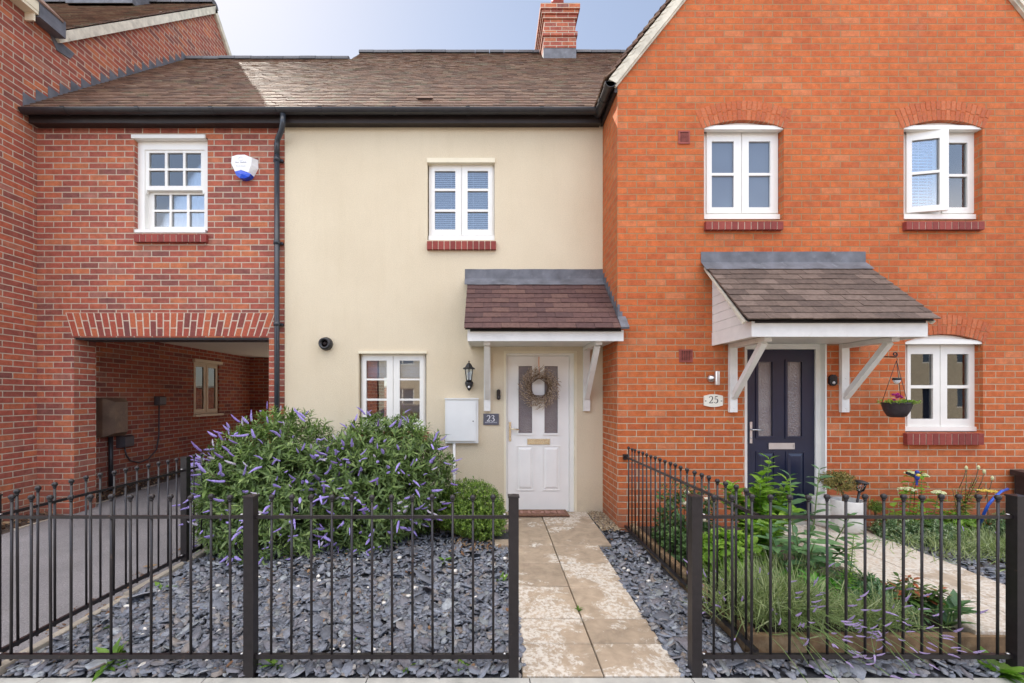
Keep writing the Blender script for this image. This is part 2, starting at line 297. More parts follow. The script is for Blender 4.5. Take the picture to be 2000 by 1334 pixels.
# ---------------------------------------------------------------- mesh building
class MB:
    def __init__(s): s.v, s.f, s.m, s.sm = [], [], [], []
    def add(s, vs, fs, mi=0, sm=False):
        o = len(s.v); s.v += [tuple(v) for v in vs]
        for f in fs: s.f.append(tuple(i + o for i in f)); s.m.append(mi); s.sm.append(sm)
        return s
    def box(s, x0, x1, y0, y1, z0, z1, mi=0):
        vs = [(x, y, z) for z in (z0, z1) for y in (y0, y1) for x in (x0, x1)]
        return s.add(vs, [(0, 2, 3, 1), (4, 5, 7, 6), (0, 1, 5, 4), (2, 6, 7, 3), (0, 4, 6, 2), (1, 3, 7, 5)], mi)
    def obox(s, c, ax, ay, az, h, mi=0):                # oriented box: centre, three unit axes, half sizes
        c, ax, ay, az = Vector(c), Vector(ax) * h[0], Vector(ay) * h[1], Vector(az) * h[2]
        vs = [c + i * ax + j * ay + k * az for k in (-1, 1) for j in (-1, 1) for i in (-1, 1)]
        return s.add(vs, [(0, 2, 3, 1), (4, 5, 7, 6), (0, 1, 5, 4), (2, 6, 7, 3), (0, 4, 6, 2), (1, 3, 7, 5)], mi)
    def bar(s, p, q, w, t, up=(0, 0, 1), mi=0):         # rectangular bar from p to q
        p, q = Vector(p), Vector(q); d = (q - p).normalized(); up = Vector(up)
        sx = d.cross(up).normalized(); sy = sx.cross(d)
        return s.obox((p + q) / 2, sx, d, sy, (w / 2, (q - p).length / 2, t / 2), mi)
    def quad(s, a, b, c, d, mi=0): return s.add([a, b, c, d], [(0, 1, 2, 3)], mi)
    def poly(s, pts, mi=0): return s.add(pts, [tuple(range(len(pts)))], mi)
    def prism(s, pts, vec, mi=0, caps=True):            # polygon swept along vec
        n = len(pts); vec = Vector(vec); vs = [Vector(p) for p in pts] + [Vector(p) + vec for p in pts]
        fs = [(i, (i + 1) % n, n + (i + 1) % n, n + i) for i in range(n)]
        if caps: fs += [tuple(range(n))[::-1], tuple(range(n, 2 * n))]
        return s.add(vs, fs, mi)
    def tube(s, pts, r, seg=8, mi=0, cap=True, sm=True):
        pts = [Vector(p) for p in pts]; n = len(pts); rs = r if isinstance(r, (list, tuple)) else [r] * n
        vs, fs = [], []; prev = None
        for i, p in enumerate(pts):
            d = ((pts[min(i + 1, n - 1)] - p).normalized() + (p - pts[max(i - 1, 0)]).normalized())
            d = d.normalized() if d.length > 1e-6 else Vector((0, 0, 1))
            if prev is None:
                a = d.orthogonal().normalized()
            else:
                a = prev - d * prev.dot(d); a = a.normalized() if a.length > 1e-6 else d.orthogonal().normalized()
            prev = a; b = d.cross(a)
            for k in range(seg):
                t = 2 * math.pi * k / seg; vs.append(p + (a * math.cos(t) + b * math.sin(t)) * rs[i])
        for i in range(n - 1):
            for k in range(seg):
                k2 = (k + 1) % seg; fs.append((i * seg + k, i * seg + k2, (i + 1) * seg + k2, (i + 1) * seg + k))
        s.add(vs, fs, mi, sm)
        if cap:
            o = len(s.v) - len(vs)
            for base, rev in ((o, True), (o + (n - 1) * seg, False)):
                f = list(range(base, base + seg)); s.f.append(tuple(f[::-1] if rev else f)); s.m.append(mi); s.sm.append(False)
        return s
    def lathe(s, prof, c, seg=16, axis='Z', mi=0, sm=True, a0=0.0):
        vs, fs = [], []; n = len(prof); c = Vector(c)
        for r, h in prof:
            for k in range(seg):
                t = a0 + 2 * math.pi * k / seg; x, y = r * math.cos(t), r * math.sin(t)
                vs.append(c + (Vector((x, y, h)) if axis == 'Z' else Vector((x, h, y)) if axis == 'Y' else Vector((h, x, y))))
        for i in range(n - 1):
            for k in range(seg):
                k2 = (k + 1) % seg; fs.append((i * seg + k, i * seg + k2, (i + 1) * seg + k2, (i + 1) * seg + k))
        fs += [tuple(range(seg))[::-1], tuple(range((n - 1) * seg, n * seg))]
        return s.add(vs, fs, mi, sm)
    def ball(s, c, r, seg=10, rings=6, mi=0, sc=(1, 1, 1)):
        prof = [(max(r * math.sin(math.pi * i / rings), 1e-4), -r * math.cos(math.pi * i / rings)) for i in range(rings + 1)]
        o = len(s.v); s.lathe(prof, (0, 0, 0), seg, 'Z', mi)
        for i in range(o, len(s.v)):
            x, y, z = s.v[i]; s.v[i] = (c[0] + x * sc[0], c[1] + y * sc[1], c[2] + z * sc[2])
        return s
    def build(s, name, mats, parent=None, uv=False):
        me = bpy.data.meshes.new(name); me.from_pydata(s.v, [], s.f)
        if not isinstance(mats, (list, tuple)): mats = [mats]
        for m in mats: me.materials.append(M[m] if isinstance(m, str) else m)
        me.polygons.foreach_set('material_index', s.m); me.polygons.foreach_set('use_smooth', s.sm)
        if uv: add_uv(me)
        me.update(); return link(name, me, parent)
def add_uv(me):                                         # metres, chosen by the face's main direction
    lay = me.uv_layers.new(name='UVMap'); co = me.vertices
    for p in me.polygons:
        nx, ny, nz = (abs(c) for c in p.normal)
        for li in p.loop_indices:
            x, y, z = co[me.loops[li].vertex_index].co
            lay.data[li].uv = (y, z) if nx >= ny and nx >= nz else ((x, z) if ny >= nz else (x, y))
def link(name, me, parent=None):
    o = bpy.data.objects.new(name, me); COL.objects.link(o)
    if parent is not None: adopt(o, parent)
    return o
def root_of(p): return p if p.parent is None else root_of(p.parent)
def adopt(o, parent):                                   # geometry is written in world metres
    o.parent = parent
    if parent.parent is None: o.location = -parent.location
def thing(name, label, cat, loc=(0, 0, 0), group=None):
    o = bpy.data.objects.new(name, None); COL.objects.link(o); o.location = loc; o.empty_display_size = 0.2
    return tag(o, label, cat, group)
def tag(o, label, cat, group=None):
    o['label'] = label; o['category'] = cat
    if group: o['group'] = group
    return o
def kind(o, k): o['kind'] = k; return o
def np_mesh(name, V, faces, mats, parent=None, smooth=False, mi=None):
    me = bpy.data.meshes.new(name); me.vertices.add(len(V)); me.vertices.foreach_set('co', np.asarray(V, dtype=np.float32).ravel())
    tot = np.concatenate([np.full(len(f), f.shape[1]) for f in faces]); idx = np.concatenate([f.ravel() for f in faces])
    start = np.concatenate([[0], np.cumsum(tot)[:-1]])
    me.loops.add(len(idx)); me.loops.foreach_set('vertex_index', idx.astype(np.int32))
    me.polygons.add(len(tot)); me.polygons.foreach_set('loop_start', start.astype(np.int32)); me.polygons.foreach_set('loop_total', tot.astype(np.int32))
    if smooth: me.polygons.foreach_set('use_smooth', np.ones(len(tot), dtype=bool))
    if not isinstance(mats, (list, tuple)): mats = [mats]
    for m in mats: me.materials.append(M[m] if isinstance(m, str) else m)
    if mi is not None: me.polygons.foreach_set('material_index', mi.astype(np.int32))
    me.update(calc_edges=True); me.validate(); return link(name, me, parent)

def panel(mb, u0, u1, v0, v1, holes, w0, w1, fn, mi=0, outer=True):
    """a slab from depth w0 (front) to w1 with rectangular holes; fn(u, v, w) -> point"""
    us = sorted({u0, u1, *[h[0] for h in holes], *[h[1] for h in holes]}); vs = sorted({v0, v1, *[h[2] for h in holes], *[h[3] for h in holes]})
    us = [u for u in us if u0 <= u <= u1]; vs = [v for v in vs if v0 <= v <= v1]
    for a, b in zip(us, us[1:]):
        for c, d in zip(vs, vs[1:]):
            mu, mv = (a + b) / 2, (c + d) / 2
            if any(h[0] < mu < h[1] and h[2] < mv < h[3] for h in holes): continue
            mb.quad(fn(a, c, w0), fn(b, c, w0), fn(b, d, w0), fn(a, d, w0), mi)
            mb.quad(fn(a, c, w1), fn(a, d, w1), fn(b, d, w1), fn(b, c, w1), mi)
    for h in holes:
        a, b, c, d = max(h[0], u0), min(h[1], u1), max(h[2], v0), min(h[3], v1)
        for p, q in (((a, c), (a, d)), ((a, d), (b, d)), ((b, d), (b, c)), ((b, c), (a, c))):
            if p[1] == q[1] == v0: continue
            mb.quad(fn(*p, w0), fn(*p, w1), fn(*q, w1), fn(*q, w0), mi)
    if outer:
        for p, q in (((u0, v0), (u1, v0)), ((u1, v0), (u1, v1)), ((u1, v1), (u0, v1)), ((u0, v1), (u0, v0))):
            mb.quad(fn(*p, w0), fn(*p, w1), fn(*q, w1), fn(*q, w0), mi)
    return mb
FY = lambda u, v, w: (u, w, v)                          # facade facing the street
FX = lambda u, v, w: (w, u, v)                          # wall facing sideways (u along Y)

def roof_tiles(mb, O, U, Sd, W, L, tw, g, th, lift=None, jit=0.0015, mi=0, ext=0.35, start=None, end=None):
    """courses of separate plain tiles: eave corner O, along-eave U, up-slope Sd, width W, slope length L"""
    O, U, Sd = np.array(O, float), np.array(Vector(U).normalized()), np.array(Vector(Sd).normalized())
    Nn = np.cross(U, Sd); rows = int(round(L / g)); g = L / rows
    V = []
    lift = th * 1.1 if lift is None else lift
    for i in range(rows):
        x0 = 0.0 if start is None else start(i * g); x1 = W if end is None else end(i * g)
        xs = np.arange(x0 - (tw / 2 if i % 2 else 0), x1, tw)
        for x in xs:
            a, b = max(x + 0.0015, x0), min(x + tw - 0.0015, x1)
            if b - a < 0.02: continue
            s0 = i * g - 0.012 + random.uniform(-jit, jit) * 2; s1 = (i + 1) * g + g * ext
            dz = random.uniform(-jit, jit); tl = random.uniform(-jit, jit)
            for (xx, ss, hh) in ((a, s0, lift + dz + tl), (b, s0, lift + dz - tl), (b, s1, 0.0), (a, s1, 0.0)):
                V.append(O + U * xx + Sd * ss + Nn * hh); V.append(O + U * xx + Sd * ss + Nn * (hh + th))
    V = np.array(V); n = len(V) // 8; o = len(mb.v); mb.v += [tuple(v) for v in V]
    for k in range(n):
        b = o + 8 * k
        for f in ((1, 3, 5, 7), (0, 2, 3, 1), (2, 4, 5, 3), (6, 0, 1, 7), (0, 6, 4, 2)):
            mb.f.append(tuple(b + j for j in f)); mb.m.append(mi); mb.sm.append(False)
    return mb
def text(body, size, loc, mat, parent, rot=(math.pi / 2, 0, 0), depth=0.001, name='lettering', sx=1.0, shear=0.0, off=0.0):
    cu = bpy.data.curves.new(name, 'FONT'); cu.body = body; cu.size = size; cu.extrude = depth
    cu.align_x = 'CENTER'; cu.align_y = 'CENTER'; cu.shear = shear; cu.offset = off; cu.resolution_u = 3
    t = bpy.data.objects.new(name, cu); COL.objects.link(t)
    me = bpy.data.meshes.new_from_object(t); bpy.data.objects.remove(t); bpy.data.curves.remove(cu)
    me.transform(Matrix.Translation(loc) @ Matrix.Rotation(rot[2], 4, 'Z') @ Matrix.Rotation(rot[0], 4, 'X') @ Matrix.Diagonal((sx, 1, 1, 1)))
    me.materials.clear(); me.materials.append(M[mat]); return link(name, me, parent)
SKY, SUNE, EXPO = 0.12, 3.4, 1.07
SOFT, HAZE, FRONT, FILL_CLOUD = (1.5, 0.27), 0.42, 3.0, (16.0, 15.1, 14.4, 1.0)
# ---------------------------------------------------------------- house fittings
def brick_sill(parent, x0, x1, z0, z1, yw, proj=0.05, depth=0.10):
    mb = MB(); n = max(3, round((x1 - x0) / 0.0765)); p = (x1 - x0) / n
    for k in range(n):
        a, b = x0 + k * p + 0.005, x0 + (k + 1) * p - 0.005; d = random.uniform(-0.002, 0.002)
        mb.prism([(a, yw - proj + d, z0), (a, yw + depth, z0), (a, yw + depth, z1 + 0.012), (a, yw - proj + d, z1 - 0.004)], (b - a, 0, 0), 0)
    mb.prism([(x0 + 0.012, yw - proj + 0.005, z0 + 0.003), (x0 + 0.012, yw + depth, z0 + 0.003), (x0 + 0.012, yw + depth, z1 + 0.007), (x0 + 0.012, yw - proj + 0.005, z1 - 0.008)], (x1 - x0 - 0.024, 0, 0), 1)
    o = mb.build('brick_sill', ['brick_sill', 'mortar'], parent); return o
def venetian(parent, x0, x1, z0, z1, y, pitch=0.026, mat='blind', tilt=0.55, cords=2):
    mb = MB(); n = int((z1 - z0) / pitch)
    for k in range(n):
        z = z1 - (k + 0.5) * pitch
        mb.obox(((x0 + x1) / 2, y, z), (1, 0, 0), (0, math.cos(tilt), math.sin(tilt)), (0, -math.sin(tilt), math.cos(tilt)), ((x1 - x0) / 2, 0.0125, 0.0006))
    for c in range(cords):
        xx = x0 + (x1 - x0) * (0.3 + 0.4 * c / max(1, cords - 1)); mb.box(xx - 0.001, xx + 0.001, y - 0.016, y - 0.014, z0, z1)
    return mb.build('blind', mat, parent)
def casement(house, D, outer, leaves, sill=None, glass='glass', frame='upvc', head=None, opened=None, name='window'):
    x0, x1, z0, z1 = R4(*outer, D); rects = [R4(*l['r'], D) for l in leaves]
    w = panel(MB(), x0, x1, z0, z1, [(a + .016, b - .016, c + .016, d - .016) for a, b, c, d in rects], D, D + 0.075, FY).build(name, frame, house)
    for i, (l, rc) in enumerate(zip(leaves, rects)):
        pr = [R4(*p, D) for p in l['panes']]
        mb = panel(MB(), *rc, pr, D - 0.014, D + 0.03, FY)
        gx0, gx1, gz0, gz1 = min(p[0] for p in pr), max(p[1] for p in pr), min(p[2] for p in pr), max(p[3] for p in pr)
        gm = MB().box(gx0 - .004, gx1 + .004, D + 0.006, D + 0.012, gz0 - .004, gz1 + .004)
        if l.get('turn'):                               # an opened casement, turned about its hinge edge
            hx, ang = rc[0] + 0.004, l['turn']; ca, sa = math.cos(ang), math.sin(ang)
            for g in (mb, gm): g.v = [(hx + (x - hx) * ca + (y - D) * sa, D - (x - hx) * sa + (y - D) * ca - 0.006, z) for x, y, z in g.v]
        c = mb.build('casement', frame, w); gm.build('pane', glass, w)
    if sill:
        a, b, c, d = R4(*sill, D - 0.03); MB().box(a, b, D - 0.035, D + 0.02, c, d).build('sill', frame, w)
    return w, (x0, x1, z0, z1)
def arch_ring(name, cx, half, zs, rise, h, n, y0, y1, mats, parent):
    Rr = (half * half + rise * rise) / (2 * rise); zc = zs + rise - Rr; th = math.asin(half / Rr); mb = MB()
    def pt(r, t, y): return (cx + r * math.sin(t), y, zc + r * math.cos(t))
    def wedge(r0, r1, t0, t1, ya, yb, mi, seg=1):
        for s_ in range(seg):
            u0, u1 = t0 + (t1 - t0) * s_ / seg, t0 + (t1 - t0) * (s_ + 1) / seg
            mb.prism([pt(r0, u0, ya), pt(r1, u0, ya), pt(r1, u1, ya), pt(r0, u1, ya)], (0, yb - ya, 0), mi)
    th2 = th * 1.05
    for k in range(n):
        t0, t1 = -th2 + 2 * th2 * k / n, -th2 + 2 * th2 * (k + 1) / n; j = 0.006 / Rr
        cut = 0.105 if k % 2 else h - 0.105
        wedge(Rr, Rr + cut - 0.004, t0 + j, t1 - j, y0 + random.uniform(-.001, .001), y1, 0); wedge(Rr + cut + 0.006, Rr + h - 0.004, t0 + j, t1 - j, y0 + random.uniform(-.001, .001), y1, 0)
    wedge(Rr + 0.002, Rr + h, -th2, th2, y0 + 0.005, y1 - 0.002, 1, 12)
    return mb.build(name, mats, parent)
def arch_head(parent, cx, half, zs, rise, zb, yf, frame='upvc'):
    """white segmental board over a window with its drip moulding"""
    Rr = (half * half + rise * rise) / (2 * rise); zc = zs + rise - Rr; th = math.asin(half / Rr); mb = MB()
    pts = [(cx + (Rr - .004) * math.sin(t), yf, zc + (Rr - .004) * math.cos(t)) for t in np.linspace(th, -th, 15)]
    mb.prism([(cx - half, yf, zb)] + [(cx + half, yf, zb)] + pts, (0, 0.05, 0))
    mb.box(cx - half, cx + half + 0.01, yf - 0.035, yf + 0.02, zb - 0.045, zb - 0.002)
    mb.box(cx - half, cx + half + 0.003, yf - 0.018, yf + 0.02, zb - 0.001, zb + 0.014)
    return mb.build('arched_head', frame, parent)
def ring(mb, x0, x1, z0, z1, w, y0, y1, mi=0):
    return panel(mb, x0, x1, z0, z1, [(x0 + w, x1 - w, z0 + w, z1 - w)], y0, y1, FY, mi)
def raised(mb, x0, x1, z0, z1, y, d=0.012, b=0.03, mi=0):
    ring(mb, x0, x1, z0, z1, 0.014, y - 0.009, y + 0.003, mi)
    a = [(x0 + .022, y - .002, z0 + .022), (x1 - .022, y - .002, z0 + .022), (x1 - .022, y - .002, z1 - .022), (x0 + .022, y - .002, z1 - .022)]
    c = [(x0 + .022 + b, y - d, z0 + .022 + b), (x1 - .022 - b, y - d, z0 + .022 + b), (x1 - .022 - b, y - d, z1 - .022 - b), (x0 + .022 + b, y - d, z1 - .022 - b)]
    return mb.add(a + c, [(0, 1, 5, 4), (1, 2, 6, 5), (2, 3, 7, 6), (3, 0, 4, 7), (4, 5, 6, 7)], mi)
def door(house, D, frame, leaf, glasses, lows, plate, handle, mat, fmat, metal='brass', glass='obscure', zsill=None):
    fx0, fx1, fz0, fz1 = frame; lx0, lx1, lz0, lz1 = leaf
    fr = panel(MB(), fx0, fx1, fz0, fz1, [(lx0 - .003, lx1 + .003, fz0, lz1 + .004)], D, D + .08, FY).build('door_frame', fmat, house)
    MB().box(fx0 - .01, fx1 + .01, D - .06, D + .08, fz0 - .03, fz0 + .012).build('threshold', 'concrete', fr)
    mb = panel(MB(), lx0, lx1, fz0 + .02, lz1, glasses, D + .018, D + .06, FY)
    y = D + .018
    for g in glasses: ring(mb, g[0] - .026, g[1] + .026, g[2] - .026, g[3] + .026, .026, y - .011, y + .004)
    for l in lows: raised(mb, *l, y)
    dr = mb.build('door', mat, house)
    for g in glasses: MB().box(g[0] - .003, g[1] + .003, y + .012, y + .02, g[2] - .003, g[3] + .003).build('glazing', glass, dr)
    m2 = ring(MB(), *plate, .012, y - .012, y + .002); m2.box(plate[0] + .012, plate[1] - .012, y - .007, y + .002, plate[2] + .012, plate[3] - .012); m2.build('letter_plate', metal, dr)
    hx, hz, hh = handle; m3 = MB().box(hx - .014, hx + .014, y - .012, y + .002, hz - hh / 2, hz + hh / 2)
    m3.tube([(hx, y - .01, hz + .035), (hx, y - .05, hz + .035), (hx + .03, y - .056, hz + .036), (hx + .115, y - .052, hz + .03)], .009, 8)
    m3.lathe([(.009, 0), (.009, .006)], (hx, y - .018, hz - .06), 10, 'Y'); m3.build('handle', metal, dr)
    return dr
def bracket(parent, x, yw, yf, zt, zb, zd, w=0.085):
    """gallows bracket: post on the wall, top rail under the soffit, diagonal strut"""
    mb = MB(); hw = w / 2
    mb.box(x - hw, x + hw, yw - .045, yw - .002, zb, zt)
    mb.box(x - hw * .9, x + hw * .9, yf, yw - .045, zt - .05, zt - .002)
    mb.bar((x, yw - .05, zd), (x, yf + .075, zt - .055), .055, .06, up=(1, 0, 0)) if False else mb.bar((x, yw - .04, zd), (x, yf + .07, zt - .05), w * .72, .055, up=(0, .7, .7))
    for zz in (zb + .05, (zb + zt) / 2): mb.lathe([(.007, 0), (.007, .004)], (x, yw - .049, zz), 8, 'Y')
    return mb.build('bracket', 'white_paint', parent)
def canopy(house, x0, x1, yw, yf, zb, zt, ztop, tile, brackets, tx0, tx1, clad_side=False, zlow=1.45):
    fw = MB()
    fw.box(x0, x1, yf, yf + .022, zb, zt)                                   # front fascia
    fw.box(x0, x0 + .02, yf + .022, yw - .003, zb, zt)
    fw.box(x1 - .02, x1, yf + .022, yw - .003, zb, zt) if clad_side else None
    fw.box(x0 + .02, x1 - .02, yf + .022, yw - .003, zb + .02, zb + .035)   # soffit
    if clad_side:                                                            # shiplap boards closing the end
        zt2 = ztop - .06; n = 7
        for k in range(n):
            za, zc = zt + (zt2 - zt) * k / n, zt + (zt2 - zt) * (k + 1) / n
            yy = lambda z: yf + .06 + (yw - yf - .08) * (z - zt) / (zt2 - zt)
            fw.prism([(x0 + .004, yy(za), za + .004), (x0 + .004, yw - .004, za + .004), (x0 + .004, yw - .004, zc), (x0 + .004, yy(zc), zc)], (.014, 0, 0))
            fw.prism([(x1 - .018, yy(za), za + .004), (x1 - .018, yw - .004, za + .004), (x1 - .018, yw - .004, zc), (x1 - .018, yy(zc), zc)], (.014, 0, 0))
    fw.box(x0 + .03, x1 - .03, yf - .012, yf - .001, zt - .018, zt + .02, 1)  # dark drip strip under the tiles
    c = fw.build('porch_canopy', ['white_paint', 'black_plastic'], house)
    ya, za = yf - .07, zt + .005; yb, zb2 = yw - .012, ztop
    L = math.hypot(yb - ya, zb2 - za)
    tm = roof_tiles(MB(), (tx0, ya, za), (1, 0, 0), (0, yb - ya, zb2 - za), tx1 - tx0, L, .208, .108, .012, lift=.012, jit=.002)
    tm.quad((tx0 + .01, ya + .02, za - .008), (tx1 - .01, ya + .02, za - .008), (tx1 - .01, yb, zb2 - .012), (tx0 + .01, yb, zb2 - .012), 1)
    tm.build('canopy_tiles', [tile, 'deck'], c)
    # lead dressed over the top course and up the wall
    sl = Vector((0, yb - ya, zb2 - za)).normalized(); nn = Vector((0, -sl.z, sl.y)); lm = MB(); n = 14; prev = None; rows = []
    for k in range(n + 1):
        x = tx0 - .035 + (tx1 - tx0 + .05) * k / n; wv = random.uniform(-.004, .004); base = Vector((x, yb, zb2))
        rows.append([base - sl * .125 + nn * (.028 + wv), base - sl * .02 + nn * (.03 + wv * .5), Vector((x, yw - .008, zb2 + .045)), Vector((x, yw - .006, zb2 + .165 + wv * .6))])
    for a, b in zip(rows, rows[1:]):
        for i in range(3): lm.quad(a[i], b[i], b[i + 1], a[i + 1])
    lm.build('lead_flashing', 'lead', c)
    for bx, yfr in brackets: bracket(c, bx, yw, yfr, zb + .018, zlow, zlow + .17)
    if clad_side:                                                            # bedded verge edges
        vm = MB()
        for xx in (tx0 - .004, tx1 - .016): vm = MB(); vm.prism([(xx, ya + .03, za - .012), (xx, yb, zb2 - .014), (xx, yb, zb2 - .04), (xx, ya + .06, za - .034)], (.02, 0, 0)); vm.build('verge', 'verge', c)
    return c
def stepped_flashing(parent, X, ys, z_of, step_h, up, mat='lead', t=.006, drop=.02):
    """saw-tooth lead up a side wall, following a roof; z_of(y) is the roof line"""
    mb = MB(); y0, y1 = ys; n = int(abs(z_of(y1) - z_of(y0)) / step_h); dy = (y1 - y0) / n
    for k in range(n):
        a, b = y0 + k * dy, y0 + (k + 1) * dy; za, zb = z_of(a), z_of(b); j = random.uniform(-.01, .01)
        T = zb + up * .4 + j * .4; mb.prism([(X, a, za - drop), (X, b, zb - drop), (X, b + dy * .1, T - .012), (X, b, T), (X, a, T + .004)], (t, 0, 0))
    return mb.build('stepped_flashing', mat, parent)
def half_pipe(mb, p, q, r, seg=9, t=.004, mi=0):
    p, q = Vector(p), Vector(q); d = (q - p).normalized(); s = d.cross(Vector((0, 0, 1))).normalized()
    prof = [(s * math.cos(math.pi + math.pi * k / seg) + Vector((0, 0, 1)) * math.sin(math.pi + math.pi * k / seg)) for k in range(seg + 1)]
    for a, b in zip(prof, prof[1:]):
        mb.quad(p + a * r, q + a * r, q + b * r, p + b * r, mi); mb.quad(p + a * (r - t), p + b * (r - t), q + b * (r - t), q + a * (r - t), mi)
    for e in (p, q): mb.add([e + a * r for a in prof], [tuple(range(seg + 1))], mi)
    return mb
def ridge_tiles(parent, p, q, r=.11, ln=.3, mat='ridge'):
    p, q = Vector(p), Vector(q); d = (q - p); n = max(1, round(d.length / ln)); mb = MB(); dd = d.normalized(); s = dd.cross(Vector((0, 0, 1))).normalized(); seg = 8
    for k in range(n):
        a, b = p + d * (k / n) + dd * .004, p + d * ((k + 1) / n) - dd * .004; jz = Vector((0, 0, random.uniform(-.004, .004)))
        prof = [s * math.cos(math.pi * i / seg) * r + Vector((0, 0, 1)) * (math.sin(math.pi * i / seg) * r - .04) for i in range(seg + 1)]
        mb.add([a + c + jz for c in prof] + [b + c + jz for c in prof], [(i, i + 1, seg + 2 + i, seg + 1 + i) for i in range(seg)] + [tuple(range(seg + 1)), tuple(range(seg + 1, 2 * seg + 2))], 0)
    return mb.build('ridge', mat, parent)

ZG = -.25
R2 = math.sqrt(.5)
# ================================================================ tall brick house (side wall and wing)
tall = thing('tall_brick_house', 'tall red brick house whose gable and side wall rise beside the archway', 'house', (-8, 8, 0))
SL = 1.027
gw = MB()
WIN_P = (8.46, 9.26, 1.235, 2.30)
panel(gw, 4.62, 12.4, ZG, 6.5, [WIN_P], XL, XL - .3, FX, outer=False)
gw.add([(XL, 5.71, 6.5), (XL, 12.4, 6.5), (XL, 9.055, 9.93)], [(0, 1, 2)])
gw.box(XL - 6, XL, 4.60, 4.62, ZG, 6.5); gw.quad((XL - 6, 12.4, ZG), (XL, 12.4, ZG), (XL, 12.4, 6.5), (XL - 6, 12.4, 6.5)); gw.quad((XL - 6, 4.6, ZG), (XL - 6, 12.4, ZG), (XL - 6, 12.4, 6.5), (XL - 6, 4.6, 6.5))
gw.build('wall', 'brick_red', tall, uv=True)
rm = MB()
L = (9.055 - 5.66) / R2
sd = Vector((0, 1, SL)).normalized(); L = math.hypot(9.055 - 5.68, 9.93 - 6.47)
roof_tiles(rm, (XL - 5.2, 5.68, 6.47), (1, 0, 0), sd, 5.25, L, .165, .1, .013)
rm.quad((XL - 6, 5.68, 6.46), (XL + .05, 5.68, 6.46), (XL + .05, 9.055, 9.925), (XL - 6, 9.055, 9.925), 1)
rm.quad((XL - 6, 9.055, 9.925), (XL + .05, 9.055, 9.925), (XL + .05, 12.5, 6.4), (XL - 6, 12.5, 6.4), 1)
rm.build('roof', ['tile', 'deck'], tall)
ridge_tiles(tall, (XL - 5.2, 9.055, 9.95), (XL + .05, 9.055, 9.95))
vm = MB(); wl = math.hypot(9.055 - 5.7, 9.93 - 6.49)
nrm = Vector((0, -sd.z, sd.y))
a, b = Vector((XL + .004, 5.7, 6.49)), Vector((XL + .004, 9.055, 9.93))
vm.prism([a - nrm * .12, a + nrm * -.01, b + nrm * -.01, b - nrm * .12], (.05, 0, 0))
b2, c2 = Vector((XL + .004, 9.055, 9.92)), Vector((XL + .004, 12.5, 6.42)); MB().prism([b2 - Vector((0, 0, .16)), b2, c2, c2 - Vector((0, 0, .16))], (.05, 0, 0)).build('verge', 'verge', tall)
vm.build('verge', 'verge', tall)
ev = MB(); ev.box(XL + .004, XL + .14, 4.2, 5.42, 6.46, 6.50); ev.box(XL + .12, XL + .145, 4.2, 5.42, 6.50, 6.62); ev.box(XL + .004, XL + .12, 5.38, 5.40, 6.36, 6.46)
ev.build('eaves_board', 'cream_trim', tall)
eg = MB(); eg.box(XL + .003, XL + .15, 5.425, 5.76, 6.44, 6.66); eg.prism([(XL + .002, 5.68, 6.45), (XL + .002, 6.02, 6.45), (XL + .002, 5.96, 6.33), (XL + .002, 5.78, 6.30)], (.012, 0, 0)); eg.build('lead_valley', 'lead', tall)
wr = MB(); wr.prism([(XL + .16, 4.2, 6.62), (XL + .16, 5.72, 6.62), (XL - 2.6, 5.72, 9.4), (XL - 2.6, 4.2, 9.4)], (0, 0, .03)); wr.build('wing_roof', 'tile', tall)
stack = MB().box(XL - 2.6, XL - 1.3, 8.55, 9.15, 9.5, 11.3); stack.build('chimney', 'brick_red', tall, uv=True)
MB().box(XL - 2.62, XL - 1.28, 8.53, 9.17, 9.5, 10.12).build('lead_apron', 'lead', tall)
# window inside the passage
def passage_window():
    y0, y1, z0, z1 = WIN_P; x = XL - .03; ym = (y0 + y1) / 2
    w = panel(MB(), y0, y1, z0, z1, [(y0 + .05, ym - .03, z0 + .06, z1 - .06), (ym + .03, y1 - .05, z0 + .06, z1 - .06)], x, x - .07, FX)
    w.box(XL - .02, XL + .05, y0 - .03, y1 + .05, z1 - .01, z1 + .05); w.box(XL - .03, XL + .07, y0 - .02, y1 + .05, z0 - .045, z0 - .002)
    w = w.build('window', 'cream_paint', tall)
    for a, b in ((y0 + .05, ym - .03), (ym + .03, y1 - .05)):
        panel(MB(), a - .012, b + .012, z0 + .045, z1 - .045, [(a + .04, b - .04, z0 + .10, z1 - .10)], x + .012, x - .03, FX).build('casement', 'cream_paint', w)
        MB().box(x - .012, x - .006, a + .035, b - .035, z0 + .095, z1 - .095).build('pane', 'glass', w)
        MB().box(x - .09, x - .085, a, b, z1 - .42, z1 - .05).build('blind', 'blind', w)
passage_window()
# ================================================================ archway house
arch = thing('archway_house', 'red brick link house built over an open drive-through archway', 'house', (-4.3, 7, 0))
AX0, AX1 = XL, PX(557, YC)
OP = (PX(144.6, YC), -2.87, ZG, 2.363)
sx0, sx1, sz0, sz1 = PX(262.5, YC), PX(405.5, YC), PZ(455.5, YC), PZ(270, YC)
aw = panel(MB(), AX0 + .002, AX1, ZG, 5.2, [OP, (sx0, sx1, sz0, sz1)], YC, YC + .31, FY, outer=False)
rw_ = MB().box(AX1 - .21, AX1 - .002, YC + .312, 10.74, ZG, 5.2); rw_.box(XL + .003, XL + .46, 10.45, 10.76, ZG, 2.55); rw_.box(XL + .003, AX1 - .215, 10.45, 10.76, 2.563, 5.2)
aw.build('wall', 'brick_red', arch, uv=True); rw_.build('rear_wall', 'brick_red', arch, uv=True)
MB().box(XL + .003, AX1 - .213, YC + .312, 10.45, 2.56, 2.70).build('passage_ceiling', 'ceiling', arch)
